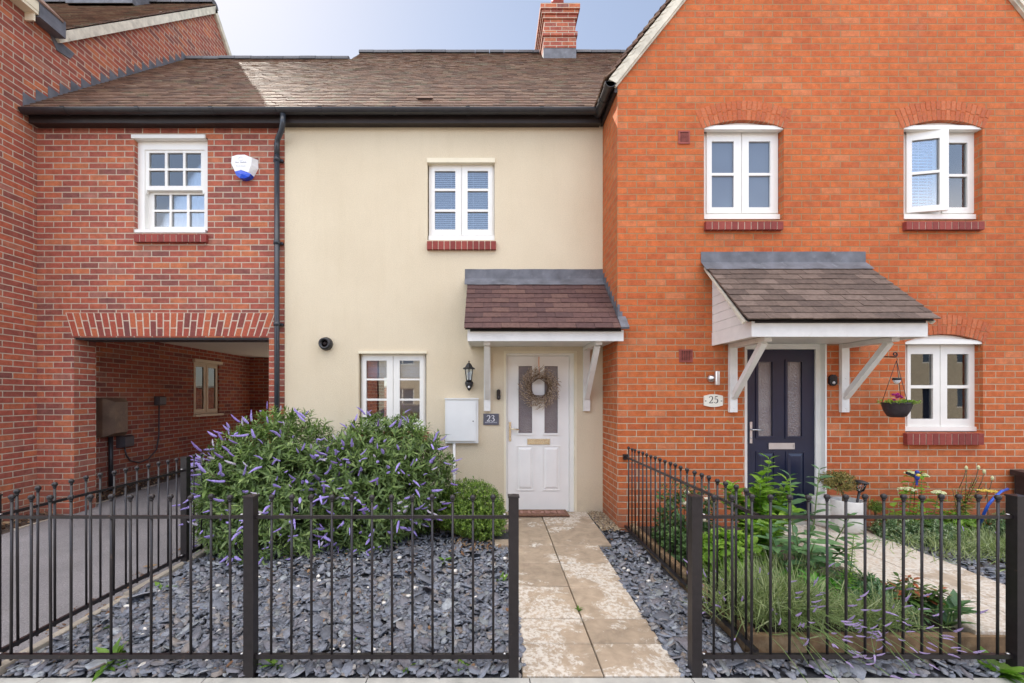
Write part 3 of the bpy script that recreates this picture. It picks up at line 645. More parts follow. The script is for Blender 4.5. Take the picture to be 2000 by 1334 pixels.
MB().box(OP[0] - .06, OP[1] + .05, YC + .02, YC + .30, 2.338, 2.361).build('lintel', 'steel_dark', arch)
fm = MB(); nb = 30; bx0, bx1, tx0, tx1 = PX(142.5, YC), PX(521, YC), PX(129, YC), PX(537, YC); zb, zt = PZ(656.5, YC), PZ(611.5, YC)
def fpt(k, z, y): t = (z - zb) / (zt - zb); return (bx0 + (bx1 - bx0) * k / nb + ((tx0 + (tx1 - tx0) * k / nb) - (bx0 + (bx1 - bx0) * k / nb)) * t, y, z)
for k in range(nb):
    e = .11; cut = zb + (.105 if k % 2 else .2)
    for za, zc in ((zb, cut - .007), (cut + .007, zt)):
        fm.prism([fpt(k + e, za, YC - .004), fpt(k + 1 - e, za, YC - .004), fpt(k + 1 - e, zc, YC - .004), fpt(k + e, zc, YC - .004)], (0, .1, 0), 0)
fm.prism([fpt(-.05, zb + .002, YC - .0015), fpt(nb + .05, zb + .002, YC - .0015), fpt(nb + .05, zt + .006, YC - .0015), fpt(-.05, zt + .006, YC - .0015)], (0, .09, 0), 1)
fm.build('soldier_arch', ['brick_arch_red', 'mortar'], arch)
# sash window
def sash_window():
    D = YC + .055
    x0, x1, z0, z1 = R4(268.5, 406, 276.8, 455.4, D)
    w = panel(MB(), x0, x1, z0, z1, [(x0 + .095, x1 - .045, z0 + .03, z1 - .105)], D, D + .12, FY).build('window', 'upvc', arch)
    MB().box(*[PX(263, D - .02), PX(405.5, D - .02)], YC - .022, D + .03, PZ(276.5, D), PZ(269.5, D)).build('head_trim', 'upvc', w)
    MB().box(x0, x1, YC + .0, D + .02, z0 - .012, z0 + .028).build('sill', 'upvc', w)
    us = [(a, b, c, d) for c, d in ((298.5, 328.7), (333, 363)) for a, b in ((291, 322), (327, 357.5), (362, 392.6))]
    ls = [(a, b, c, d) for c, d in ((380, 409.6), (413.5, 443)) for a, b in ((301, 331), (335, 365), (370, 399))]
    d1, d2 = D + .012, D + .065
    up = panel(MB(), *R4(282.5, 401, 290, 371.5, d1), [R4(*p, d1) for p in us], d1, d1 + .045, FY)
    hz = PZ(371.5, d1)
    for hx in (PX(284, d1), PX(397, d1)): up.prism([(hx - .012, d1, hz), (hx + .02, d1, hz), (hx + .012, d1, hz - .045), (hx - .006, d1, hz - .055)], (0, .045, 0))
    up.build('sash', 'upvc', w)
    MB().box(*R4(290, 393.5, 297.5, 363.5, d1)[:2], d1 + .02, d1 + .026, *R4(290, 393.5, 297.5, 363.5, d1)[2:]).build('pane', 'glass', w)
    lo = panel(MB(), *R4(288, 402, 371, 453, d2), [R4(*p, d2) for p in ls], d2, d2 + .045, FY).build('sash', 'upvc', w)
    MB().box(*R4(300, 400, 379, 444, d2)[:2], d2 + .02, d2 + .026, *R4(300, 400, 379, 444, d2)[2:]).build('pane', 'glass', w)
    cu = MB(); y = D + .22; xs = np.linspace(x0 + .02, x1 - .02, 46)
    for a, b in zip(xs, xs[1:]):
        i = np.where(xs == a)[0][0]; ya, yb = y + .02 * math.sin(i * 1.3), y + .02 * math.sin((i + 1) * 1.3)
        cu.quad((a, ya, z0 + .1), (b, yb, z0 + .1), (b, yb, z1 - .08), (a, ya, z1 - .08))
    cu.build('curtain', 'curtain', w)
    brick_sill(w, PX(260.5, YC - .05), PX(403, YC - .05), PZ(472, YC - .05), PZ(457, YC - .05), YC)
sash_window()
EY, EZ = 5.32, 5.19                                     # eaves of the long roof
sd45 = Vector((0, 1, 1)).normalized()
def long_roof(house, x0, x1, yr, yb, vleft):
    m = roof_tiles(MB(), (x0, EY, EZ), (1, 0, 0), sd45, x1 - x0, (yr - EY) / R2, .165, .1, .013, jit=.0016)
    zr = EZ + yr - EY
    m.quad((x0, EY, EZ - .012), (x1, EY, EZ - .012), (x1, yr, zr - .012), (x0, yr, zr - .012), 1)
    m.quad((x0, yr, zr - .012), (x1, yr, zr - .012), (x1, yb, EZ), (x0, yb, EZ), 1)
    for x in (x0, x1): m.add([(x, EY, EZ - .014), (x, yr, zr - .014), (x, yb, EZ - .002)], [(0, 1, 2)], 1)
    return m.build('roof', ['tile', 'deck'], house)
long_roof(arch, XL + .01, PX(557, YC) - .005, 8.27, 11.2, False)
ridge_tiles(arch, (XL + .05, 8.27, 8.13), (-2.72, 8.27, 8.13))
stepped_flashing(arch, XL + .002, (5.36, 8.27), lambda y: EZ + (y - EY), .15, .12)
def eaves(house, x0, x1):
    g = half_pipe(MB(), (x0, 5.335, 5.195), (x1, 5.335, 5.195), .058)
    k = x0 + .55
    while k < x1 - .1:
        half_pipe(g, (k - .025, 5.335, 5.197), (k + .025, 5.335, 5.197), .064); k += .92
    g.build('gutter', 'black_plastic', house)
    f = MB().box(x0, x1, 5.405, 5.43, 5.075, 5.205); f.box(x0, x1, 5.43, YC - .003, 5.085, 5.10); f.build('fascia', 'fascia_dark', house)
eaves(arch, XL + .03, -2.664)
pipe = MB(); px = PX(540.5, 5.46); 
pipe.tube([(PX(553.5, 5.34), 5.335, 5.14), (PX(553.5, 5.36), 5.34, 5.02), (PX(552.5, 5.4), 5.37, 4.965), (px + .012, 5.455, 4.89), (px, 5.465, 4.83), (px, 5.465, 4.70)], .034, 10)
pipe.tube([(px, 5.465, 4.70), (px, 5.465, 2.4), (px, 5.465, .05)], .033, 10)
for z in (4.62, 3.55, 2.5, 1.3):
    pipe.lathe([(.040, 0), (.040, .05)], (px, 5.465, z), 10); pipe.box(px - .06, px + .06, 5.49, 5.527, z + .01, z + .04)
pipe.build('downpipe', 'pipe', arch)
# ================================================================ rendered house, number 23
cream = thing('rendered_house', 'cream rendered cottage with white front door, between the archway house and the gabled house', 'house', (-.6, 7, 0))
CX0, CX1 = PX(557, YC) + .001, 1.47 - .001
up_w = (PX(835, YC), PX(966, YC), PZ(470, YC), PZ(317, YC)); lo_w = (PX(701, YC), PX(833, YC), PZ(842, YC), PZ(690, YC)); do_w = (PX(985, YC), PX(1125, YC), .06, PZ(686.5, YC))
cw = panel(MB(), CX0, CX1, ZG, 5.2, [up_w, lo_w, (do_w[0], do_w[1], ZG, do_w[3])], YC - .015, YC + .28, FY, outer=False)
cw.box(CX0, CX0 + .001, YC - .015, YC + .01, ZG, 5.2); MB().box(CX0 + .003, CX1, 11.9, 12.1, ZG, 5.2).build('rear_wall', 'render', cream)
cw.build('wall', 'render', cream)
D = YC + .045
for (x0, x1, y0, y1), b in (((833.7, 966.8, 308.6, 317.5), 0), ((700, 833.5, 685.5, 690.5), 0)):
    MB().box(*R4(x0, x1, y0, y1, YC - .03)[:2], YC - .035, YC + .05, *R4(x0, x1, y0, y1, YC - .03)[2:]).build('lintel_trim', 'cream_trim', cream)
def tri(x0, x1, ys): return [(x0, x1, a, b) for a, b in ys]
w1, rc = casement(cream, D, (838, 965.5, 319, 468), [dict(r=(843, 900.8, 322, 460.5), panes=tri(849.5, 889.5, ((335, 369.3), (374, 409.7), (414.3, 449)))), dict(r=(902.3, 962, 322, 460.5), panes=tri(913.3, 953.2, ((335, 369.3), (374, 409.7), (414.3, 449))))], sill=(837, 966.5, 460.5, 469))
venetian(w1, rc[0] + .06, rc[1] - .06, rc[2] + .05, rc[3] - .04, D + .11, tilt=.6)
brick_sill(w1, PX(833.3, YC - .06), PX(969.5, YC - .06), PZ(487, YC - .06), PZ(470.5, YC - .06), YC - .015)
w2, rc = casement(cream, D, (706, 831, 691, 842), [dict(r=(709.5, 767.8, 694, 836), panes=tri(716, 755.7, ((704.5, 739.3), (743, 778.5), (782.5, 818)))), dict(r=(769.3, 828, 694, 836), panes=tri(781, 820, ((704.5, 739.3), (743, 778.5), (782.5, 818))))], sill=(705, 832, 836, 843))
bl = MB(); zt_ = rc[3] - .05
for k in range(5): bl.box(rc[0] + .05, rc[1] - .05, D + .12 - .004 * (k % 2), D + .124, zt_ - .052 * (k + 1) + .002, zt_ - .052 * k)
bl.build('blind', 'blind', w2)
brick_sill(w2, PX(700, YC - .06), PX(837, YC - .06), PZ(860, YC - .06), PZ(844, YC - .06), YC - .015)
# front door
Dd = YC + .02; q = lambda a, b, c, d: R4(a, b, c, d, Dd + .02)
lf = q(991.6, 1111, 695.7, 985.5)
door(cream, Dd, (PX(984.7, Dd), PX(1125, Dd), .075, PZ(687, Dd)), (lf[0], lf[1], .09, lf[3]), [q(1012.6, 1039.4, 715, 846), q(1063.2, 1089.2, 715, 846)],
     [q(1008, 1043, 870, 958), q(1059, 1094.5, 870, 958)], q(1029.8, 1073.8, 857, 868), (PX(996, Dd), PZ(843, Dd), .25), 'door_white', 'upvc')
trim = panel(MB(), PX(984.5, YC) - .004, PX(1125.5, YC) + .004, .06, PZ(686, YC) + .004, [(PX(988, YC), PX(1121.5, YC), .06, PZ(690, YC))], YC - .02, YC + .03, FY); trim.build('door_trim', 'cream_trim', cream)
# flue terminal
fl = MB(); fx, fz = PX(635, YC - .06), PZ(671, YC - .06)
fl.lathe([(.086, 0), (.086, -.028), (.072, -.085), (.05, -.088), (.047, -.03)], (fx, YC - .014, fz), 22, 'Y'); fl.lathe([(.047, -.031), (.02, -.034), (.019, -.06), (.002, -.062)], (fx, YC - .014, fz), 16, 'Y', 1)
fl.build('flue_terminal', ['black_plastic', 'dark_void'], cream)
long_roof(cream, CX0 - .02, 4.3, 8.86, 12.2, True)
ridge_tiles(cream, (CX0 - .04, 8.86, 8.73), (4.2, 8.86, 8.73))
eaves(cream, -2.66, 1.42)
vt = MB(); vx, vy = PX(830, 5.6), 5.62; vz = EZ + vy - EY; vt.obox((vx, vy - .02, vz + .045), (1, 0, 0), (0, R2, R2), (0, -R2, R2), (.11, .04, .006)); vt.obox((vx, vy - .02, vz + .03), (1, 0, 0), (0, R2, R2), (0, -R2, R2), (.09, .03, .010), 1); vt.build('tile_vent', ['tile', 'dark_void'], cream)
# chimney
ch = MB(); hx0, hx1, hy0 = PX(1062.5, 8.3), PX(1124, 8.3), 8.3
zc0 = 8.16
def lev(a, b, e): ch.box(hx0 - e, hx1 + e, hy0 - e, hy0 + .95 + e, a, b)
lev(zc0 - .4, 8.40, -.002); lev(8.40, 8.62, .012); lev(8.62, 8.70, .035); lev(8.70, 8.96, 0.0); lev(8.96, 9.035, .025); lev(9.035, 9.11, .05); lev(9.11, 9.215, .075)
chim = ch.build('chimney', 'brick_red', cream, uv=True)
MB().lathe([(.13, 0), (.115, .3), (.13, .31), (.13, .36), (.10, .36)], ((hx0 + hx1) / 2, hy0 + .3, 9.215), 14).build('chimney_pot', 'terracotta', chim)
la = MB().box(hx0 - .012, hx1 + .012, hy0 - .014, hy0 + .964, 7.9, 8.385); la.build('lead_apron', 'lead', chim)
c23 = canopy(cream, PX(913, 4.8), 1.515, YC - .015, 4.80, 2.22, 2.345, 3.08, 'tile_plum', [(PX(951.5, 5.49), 4.87), (PX(1145.5, 5.49), 4.87)], PX(906.5, 4.74), 1.46, zlow=PZ(803, 5.49))
# the part of the canopy that laps past the corner of the gabled house
lp = MB(); lp.prism([(1.462, 4.725, 2.345), (1.555, 4.725, 2.345), (1.555, 4.87, 2.49), (1.462, 4.87, 2.49)], (0, -.012, .02)); lp.prism([(1.465, YO - .006, 2.37), (1.555, YO - .006, 2.37), (1.555, YO - .006, 2.49), (1.525, YO - .006, 2.49), (1.525, YO - .006, 2.57), (1.495, YO - .006, 2.57), (1.495, YO - .006, 2.65), (1.465, YO - .006, 2.65)], (0, .005, 0)); lp.build('lead_corner', 'lead', c23)
stepped_flashing(c23, 1.4625, (4.84, YC - .02), lambda y: 2.375 + (y - 4.73) * (3.08 - 2.35) / (YC - .027 - 4.73), .075, .15)
# ================================================================ gabled house, number 25
gab = thing('gabled_house', 'orange brick gabled house with navy front door and arched windows', 'house', (4.1, 7, 0))
GX0, GX1 = 1.47, 6.75; GC = (GX0 + GX1) / 2; ZE = 5.2; SG = 1.25
ulw = (PX(1375, YO), PX(1531, YO), PZ(430, YO), PZ(234.6, YO)); urw = (PX(1765, YO), PX(1919, YO), PZ(431, YO), PZ(234.6, YO)); lrw = (PX(1768, YO), PX(1920, YO), PZ(845, YO), PZ(652.5, YO)); dw = (2.93, 3.865, ZG, PZ(667, YO))
g = panel(MB(), GX0, GX1, ZG, ZE, [ulw, urw, lrw, dw], YO, YO + .28, FY, outer=False)
g.add([(GX0, YO, ZE), (GX1, YO, ZE), (GC, YO, ZE + (GC - GX0) * SG)], [(0, 1, 2)])
gs = MB().box(GX0, GX0 + .25, YO + .281, 10.5, ZG, ZE); gs.build('side_wall', 'brick_orange', gab, uv=True); gs = MB().box(GX1 - .25, GX1, YO + .281, 10.5, ZG, ZE); gs.box(GX0 + .25, GX1 - .25, 10.2, 10.5, ZG, ZE); gs.build('side_wall', 'brick_orange', gab, uv=True)
g.quad((GX0, YO, ZG), (GX0, YO + .281, ZG), (GX0, YO + .281, ZE), (GX0, YO, ZE)); g.quad((GX1, YO, ZG), (GX1, YO, ZE), (GX1, YO + .281, ZE), (GX1, YO + .281, ZG))
MB().add([(GX0, 10.48, ZE), (GX1, 10.48, ZE), (GC, 10.48, ZE + (GC - GX0) * SG)], [(0, 2, 1)]).build('rear_gable', 'brick_orange', gab, uv=True)
g.build('wall', 'brick_orange', gab, uv=True)
gr = MB(); Ls = math.hypot(GC - GX0 + .12, (GC - GX0 + .12) * SG); zlo = ZE - .12 * SG + .16
for sgn, xe in ((1, GX0 - .12), (-1, GX1 + .12)):
    sv = Vector((sgn, 0, SG)).normalized(); uv_ = (0, 1, 0)
    if sgn > 0: roof_tiles(gr, (xe, 10.5, zlo), (0, -1, 0), sv, 10.5 - (YO - .065), Ls, .165, .1, .016, lift=.026, jit=.003)
    else: roof_tiles(gr, (xe, YO - .065, zlo), (0, 1, 0), sv, 5.6, Ls, .165, .1, .016, lift=.026, jit=.003)
    xm = GC; zm = zlo + (GC - GX0 + .12) * SG
    gr.quad((xe, YO - .03, zlo - .014), (xe, 10.5, zlo - .014), (xm, 10.5, zm - .014), (xm, YO - .03, zm - .014), 1)
gr.build('roof', ['tile', 'deck'], gab)
ridge_tiles(gab, (GC, YO - .05, ZE + .17 + (GC - GX0) * SG), (GC, 10.5, ZE + .17 + (GC - GX0) * SG))
for sgn, xe in ((1, GX0 - .12), (-1, GX1 + .12)):
    sv = Vector((sgn, 0, SG)).normalized(); nv = Vector((-sgn * sv.z, 0, abs(sv.x))); a = Vector((xe - sgn * .005, YO - .052, zlo)) - nv * .016; b = Vector((GC, YO - .052, zlo + (GC - GX0 + .12) * SG)) - nv * .016
    vm = MB().prism([a, b, b - nv * .095, a - nv * .095 + sv * .02], (0, .052, 0))
    vm.prism([a - nv * .095 + Vector((0, .02, 0)), b - nv * .095 + Vector((0, .02, 0)), b - nv * .115 + Vector((0, .02, 0)), a - nv * .115 + Vector((0, .02, 0))], (0, .03, 0))
    k = 0.0
    while k < Ls - .1:                                  # mortar smears between tile ends
        p = a + sv * (k + .03); vm.prism([p + Vector((0, -.006, 0)), p + sv * .055 + Vector((0, -.006, 0)), p + sv * .10 - nv * .035 + Vector((0, -.004, 0)), p + sv * .05 - nv * .03 + Vector((0, -.004, 0))], (0, .02, 0)); k += .1
    vm.build('verge', 'verge', gab)
gg = half_pipe(MB(), (GX0 - .09, YO - .045, 5.18), (GX0 - .09, 5.40, 5.18), .058); half_pipe(gg, (GX0 - .09, YO - .045, 5.182), (GX0 - .09, YO + .03, 5.182), .065); half_pipe(gg, (GX0 - .09, 5.1, 5.182), (GX0 - .09, 5.16, 5.182), .065); gg.build('gutter', 'black_plastic', gab)
fs = MB().box(GX0 - .035, GX0 - .003, YO + .0, 5.5, 5.085, 5.2); fs.build('fascia', 'fascia_dark', gab)
Dw = YO + .10
def pr2(xa, xb, ys): return [(xa, xb, a, b) for a, b in ys]
def arched(hole, outer, leaves, sill, glass, spring_py, crown_py, headb, name='window', bs=None, frame_w=1.0):
    w, rc = casement(gab, Dw, outer, leaves, sill=sill, glass=glass)
    cx, half = (hole[0] + hole[1]) / 2, (hole[1] - hole[0]) / 2
    zs, zcw = PZ(spring_py, YO), PZ(crown_py, YO)
    arch_ring('brick_arch', cx, half, zs, zcw - zs, .225, 19, YO - .003, YO + .10, ['brick_arch_orange', 'mortar_tan'], w)
    arch_head(w, cx, half - .002, zs, zcw - zs, PZ(headb, YO + .04), YO + .045)
    brick_sill(w, *bs, YO, .05, .12)
    return w, rc
wu, rc = arched(ulw, (1374, 1522, 253, 419), [dict(r=(1379, 1446.5, 258, 417), panes=pr2(1389, 1432, ((277.5, 339), (344, 406)))), dict(r=(1448, 1518, 258, 417), panes=pr2(1461, 1503, ((277.5, 339), (344, 406))))], (1375, 1525, 418.5, 428), 'satin', 250, 234.6, 248,
                bs=(PX(1378.6, YO - .05), PX(1531, YO - .05), PZ(448, YO - .05), PZ(431.5, YO - .05)))
wv, rc = arched(urw, (1764, 1904, 253, 419), [dict(r=(1768, 1836.5, 258, 417), panes=pr2(1777, 1822, ((277.5, 339), (344, 406))), turn=math.radians(12)), dict(r=(1838, 1900, 258, 417), panes=pr2(1848, 1887, ((280, 341), (346, 406))))], (1765, 1909, 418.5, 428), 'glass', 250, 234.6, 248,
                bs=(PX(1770, YO - .05), PX(1924, YO - .05), PZ(448, YO - .05), PZ(431.5, YO - .05)))
venetian(wv, rc[0] + .02, rc[1] - .035, rc[2] + .02, rc[3] - .03, Dw + .092, pitch=.036, tilt=1.0, cords=4)
wl_, rc = arched(lrw, (1767, 1907.5, 668, 838), [dict(r=(1770, 1833, 674, 833), panes=pr2(1776.5, 1820, ((691.6, 752.5), (758.5, 818)))), dict(r=(1834.5, 1904, 674, 833), panes=pr2(1847.5, 1889, ((691.6, 752.5), (758.5, 818))))], (1767, 1912, 833.5, 842), 'glass', 668, 652.5, 665,
                 bs=(PX(1771.5, YO - .05), PX(1923, YO - .05), PZ(869, YO - .05), PZ(846.5, YO - .05)))
bb = MB(); z = rc[3] - .05
while z > rc[2] + .5:
    bb.box(rc[0] + .0, rc[1] + .25, Dw + .20 + random.uniform(-.003, .003), Dw + .207, z - .011, z - .002); z -= .013
bb.build('blind', 'bamboo', wl_)
Dn = YO + .06; q = lambda a, b, c, d: R4(a, b, c, d, Dn + .02)
door(gab, Dn, (2.932, 3.863, .17, dw[3] - .003), (3.0, 3.79, .19, PZ(683, Dn + .02)), [q(1480, 1507.5, 707, 852), q(1537, 1565, 707, 852)], [q(1476, 1513, 882, 985), q(1534, 1571, 882, 985)], q(1500, 1550.5, 865, 877),
     (3.045, PZ(845, Dn), .25), 'door_navy', 'upvc', 'chrome')
rv = MB().box(3.845, 3.864, YO - .012, Dn, .17, dw[3] - .004); rv.box(2.93, 3.864, YO - .002, Dn, dw[3] - .02, dw[3] - .004); rv.build('door_trim', 'upvc', gab)
canopy(gab, 2.552, 4.267, YO, 4.137, 2.175, 2.325, 3.09, 'tile_grey', [(PX(1429, YO), 4.24), (PX(1645.5, YO), 4.24)], 2.46, 4.30, clad_side=True, zlow=PZ(805, YO))
for (x0, x1, y0, y1) in ((1324.5, 1347, 256, 281.5), (1326, 1352.5, 682.5, 707.5)):
    a, b, c, d = R4(x0, x1, y0, y1, YO); v = ring(MB(), a, b, c, d, .016, YO - .01, YO + .02)
    for k in range(8): v.box(a + .016, b - .016, YO - .006, YO, c + .018 + (d - c - .036) * k / 8, c + .018 + (d - c - .036) * (k + .45) / 8)
    for k in range(1, 6): v.box(a + (b - a) * k / 6 - .003, a + (b - a) * k / 6 + .003, YO - .005, YO, c + .016, d - .016)
    v.box(a + .01, b - .01, YO - .001, YO + .0, c + .01, d - .01, 1); v.build('air_brick', ['terracotta', 'dark_void'], gab)
# ================================================================ ground, paths, drive
kind(MB().quad((-150, -150, -.36), (150, -150, -.36), (150, 150, -.36), (-150, 150, -.36)).build('ground', 'verge_ground'), 'structure')
zb_ = lambda x, y: -.015 + .022 * (y - 2.41)
kind(MB().quad((-2.82, 2.41, zb_(0, 2.41)), (1.6, 2.41, zb_(0, 2.41)), (1.6, 5.6, zb_(0, 5.6)), (-2.82, 5.6, zb_(0, 5.6))).build('slate_bed', 'bedbase'), 'structure')
kind(MB().quad((1.6, 2.41, -.015), (8, 2.41, -.015), (8, 2.60, -.01), (1.6, 2.60, -.01)).build('slate_border', 'bedbase'), 'structure')
ZS = .125
kind(MB().quad((1.6, 2.60, ZS - .03), (8, 2.60, ZS - .03), (8, YO + .4, ZS - .02), (1.6, YO + .4, ZS - .02)).build('garden_soil', 'soil'), 'structure')
zp = lambda y: .008 + .032 * (y - 2.41)
pm = MB()
def slab(mb, x0, x1, y0, y1, zf, g=.004, t=.045):
    a, b, c, d = x0 + g, x1 - g, y0 + g, y1 - g; j = [random.uniform(-.003, .003) for _ in range(4)]; e = .005
    top = [(a + e, c + e, zf(c) + j[0]), (b - e, c + e, zf(c) + j[1]), (b - e, d - e, zf(d) + j[2]), (a + e, d - e, zf(d) + j[3])]
    mid = [(a, c, zf(c) + j[0] - e), (b, c, zf(c) + j[1] - e), (b, d, zf(d) + j[2] - e), (a, d, zf(d) + j[3] - e)]
    low = [(x, y, z - t) for x, y, z in mid]
    mb.add(top + mid + low, [(0, 1, 2, 3)] + [(4 + i, 4 + (i + 1) % 4, (i + 1) % 4, i) for i in range(4)] + [(8 + i, 8 + (i + 1) % 4, 4 + (i + 1) % 4, 4 + i) for i in range(4)])
ys = [2.412, 2.711, 3.0, 3.474, 3.924, 4.357]
for a, b in zip(ys, ys[1:]):
    slab(pm, .19 + random.uniform(-.008, .008), .652, a, b, zp); slab(pm, .652, 1.112 + random.uniform(-.01, .01), a, b, zp)
for a, b in zip([4.357, 4.97], [4.97, 5.50]):
    slab(pm, .05, .655, a, b, zp); slab(pm, .655, 1.255, a, b, zp)
kind(pm.build('path', 'paving'), 'structure')
kind(MB().quad((.2, 2.413, -.022), (1.1, 2.413, -.022), (1.2, 5.5, .078), (.1, 5.5, .078)).build('path_bedding', 'soil'), 'structure')
p2 = MB(); zq = lambda y: ZS + .02 + .012 * (y - 2.6)
ysq = [2.62, 3.05, 3.53, 4.0, 4.47, 4.72]
for i, (a, b) in enumerate(zip(ysq, ysq[1:])):
    o = .08 * (4.7 - a)
    slab(p2, 2.95 + o * .3, 3.45, a, b, zq); slab(p2, 3.45, 4.03 - o * .6, a, b, zq)
kind(p2.build('path', 'paving2'), 'structure')
kind(MB().box(2.9, 4.05, 4.735, YO - .003, ZG, ZS + .075).build('doorstep', 'concrete'), 'structure')
zd = lambda y: .03 + .045 * (y - 4.8)
dm = MB()
for a, b in ((-3, 2.2), (2.2, 5.5), (5.5, 11), (11, 26)): dm.quad((-5.52, a, zd(a)), (-2.90, a, zd(a)), (-2.90, b, zd(b)), (-5.52, b, zd(b))) if a < 10 else None
kind(MB().quad((-14, 10.8, zd(11)), (2, 10.8, zd(11)), (2, 24, zd(12)), (-14, 24, zd(12))).build('courtyard', 'concrete'), 'structure')
kind(dm.build('driveway', 'asphalt'), 'structure')
sm = MB().quad((XL, 2.2, zd(2.2) - .002), (-5.50, 2.2, zd(2.2) - .002), (-5.50, 10.7, zd(10.7) - .002), (XL, 10.7, zd(10.7) + .06)); kind(sm.build('soil_strip', 'soil'), 'structure')
ke = MB(); y = 2.42
while y < 5.45:
    e = min(y + .914, 5.5); zz = .035 + .022 * (y - 2.4); ke.prism([(-2.87, y, -.3), (-2.815, y, -.3), (-2.815, y, zz - .004), (-2.82, y, zz), (-2.865, y, zz), (-2.87, y, zz - .006)], (0, e - y - .006, 0)); y = e
kind(ke.build('edging_kerb', 'edging'), 'structure')
k2 = MB(); y = 2.2
while y < 10.5:
    e = y + .914; k2.box(-5.55, -5.51, y, e - .005, -.3, zd(y) + .018); y = e
kind(k2.build('edging_kerb', 'edging'), 'structure')
k3 = MB(); x = -8.0
while x < 8:
    k3.prism([(x + .003, 2.26, -.3), (x + .003, 2.408, -.3), (x + .003, 2.408, -.006), (x + .003, 2.400, .002), (x + .003, 2.268, .0), (x + .003, 2.26, -.008)], (.908, 0, 0)); x += .914
kind(k3.build('kerb', 'concrete'), 'structure')
kind(MB().quad((-40, .3, -.03), (40, .3, -.03), (40, 2.26, -.025), (-40, 2.26, -.025)).build('pavement', 'pavement'), 'structure')
kind(MB().box(-40, 40, .15, .295, -.3, -.025).build('road_kerb', 'concrete'), 'structure')
kind(MB().quad((-40, -9.6, -.14), (40, -9.6, -.14), (40, .15, -.14), (-40, .15, -.14)).build('road', 'road'), 'structure')
kind(MB().box(-40, 40, -9.75, -9.605, -.3, -.02).build('road_kerb', 'concrete'), 'structure')
kind(MB().quad((-40, -14, -.03), (40, -14, -.03), (40, -9.75, -.03), (-40, -9.75, -.03)).build('pavement', 'pavement'), 'structure')
gwl = thing('garden_wall', 'red brick garden wall across the courtyard behind the archway', 'wall', (-6, 17, 0)); MB().box(-14, 2, 17, 17.22, -.3, 1.95).build('wall', 'brick_red', gwl, uv=True); MB().box(-14, 2, 16.97, 17.25, 1.952, 2.02).build('coping', 'concrete', gwl)
# loose stone
def chips(name, n, area, size, zf, mats, thick=(.005, .012), tilt=.28, label=None, pile=.02, avoid=None, mi=0):
    x = rng.uniform(area[0], area[1], n); y = rng.uniform(area[2], area[3], n)
    if avoid is not None: k = ~avoid(x, y); x, y = x[k], y[k]; n = len(x)
    s = size[0] * np.exp(rng.normal(0, size[1], n)); el = rng.uniform(.45, .85, n); az = rng.uniform(0, 2 * np.pi, n)
    K = 6; ang = (np.arange(K) * 2 * np.pi / K)[None, :] + rng.uniform(-.38, .38, (n, K)); rad = rng.uniform(.7, 1.1, (n, K)) * s[:, None] / 2
    lx, ly = rad * np.cos(ang), rad * np.sin(ang) * el[:, None]
    t = rng.uniform(thick[0], thick[1], n)[:, None] * np.ones((1, K))
    P = np.stack([np.concatenate([lx * .93, lx], 1), np.concatenate([ly * .93, ly], 1), np.concatenate([t, np.zeros_like(t)], 1)], 2)
    ca, sa = np.cos(az)[:, None], np.sin(az)[:, None]
    X_, Y_ = P[..., 0] * ca - P[..., 1] * sa, P[..., 0] * sa + P[..., 1] * ca
    gx, gy = rng.normal(0, tilt, n)[:, None], rng.normal(0, tilt, n)[:, None]
    Z_ = P[..., 2] + X_ * gx + Y_ * gy
    z0 = np.array([zf(a, b) for a, b in zip(x, y)]) + rng.uniform(0, pile, n) + np.abs(Z_.min(1)) * .55
    V = np.stack([X_ + x[:, None], Y_ + y[:, None], Z_ + z0[:, None]], 2).reshape(-1, 3)
    b = (np.arange(n) * 2 * K)[:, None]
    top = b + np.arange(K)[None, :]; k = np.arange(K); kn = (k + 1) % K
    side = np.stack([b + K + k, b + K + kn, b + kn, b + k], 2).reshape(-1, 4)
    return kind(np_mesh(name, V, [top, side], mats), 'stuff')
onpath = lambda x, y: ((x > .20) & (x < 1.10) & (y < 4.36)) | ((x > .06) & (x < 1.245) & (y >= 4.35))
zc_ = lambda x, y: zb_(x, y) + .004
chips('slate_chippings', 12500, (-2.79, 1.55, 2.42, 5.4), (.046, .42), zc_, 'slate', avoid=lambda x, y: onpath(x, y) | ((y > 4.5) & (rng.uniform(0, 1, len(x)) < .5)))
chips('slate_chippings', 7200, (-2.79, 1.55, 2.415, 3.6), (.046, .44), lambda x, y: zc_(x, y) + .012, 'slate', avoid=onpath, pile=.02)
chips('slate_chippings', 900, (1.5, 6.0, 2.415, 2.585), (.06, .35), lambda x, y: -.005, 'slate')
chips('slate_chippings', 3000, (3.95, 6.4, 2.7, 4.3), (.055, .3), lambda x, y: ZS - .02, 'slate')
chips('pea_gravel', 900, (1.26, 1.47, 4.75, 5.5), (.018, .3), lambda x, y: .085, 'pea', thick=(.006, .012))
chips('leaf_litter', 1100, (XL + .02, -5.55, 2.5, 9), (.035, .5), lambda x, y: zd(y) + .01, 'litter', thick=(.001, .003), tilt=.5, pile=.04)
chips('leaf_litter', 260, (-2.85, 1.5, 2.45, 4.6), (.022, .5), lambda x, y: zb_(x, y) + .035, 'litter', thick=(.001, .003), tilt=.4, avoid=onpath)
chips('leaf_litter', 420, (-3.2, -2.88, 2.5, 6.5), (.016, .6), lambda x, y: zd(y) + .003, 'litter', thick=(.001, .003), tilt=.2, pile=.004)
chips('leaf_litter', 160, (-.4, .05, 4.2, 4.75), (.03, .5), lambda x, y: zb_(x, y) + .03, 'litter', thick=(.001, .003), tilt=.4)
pbm = []
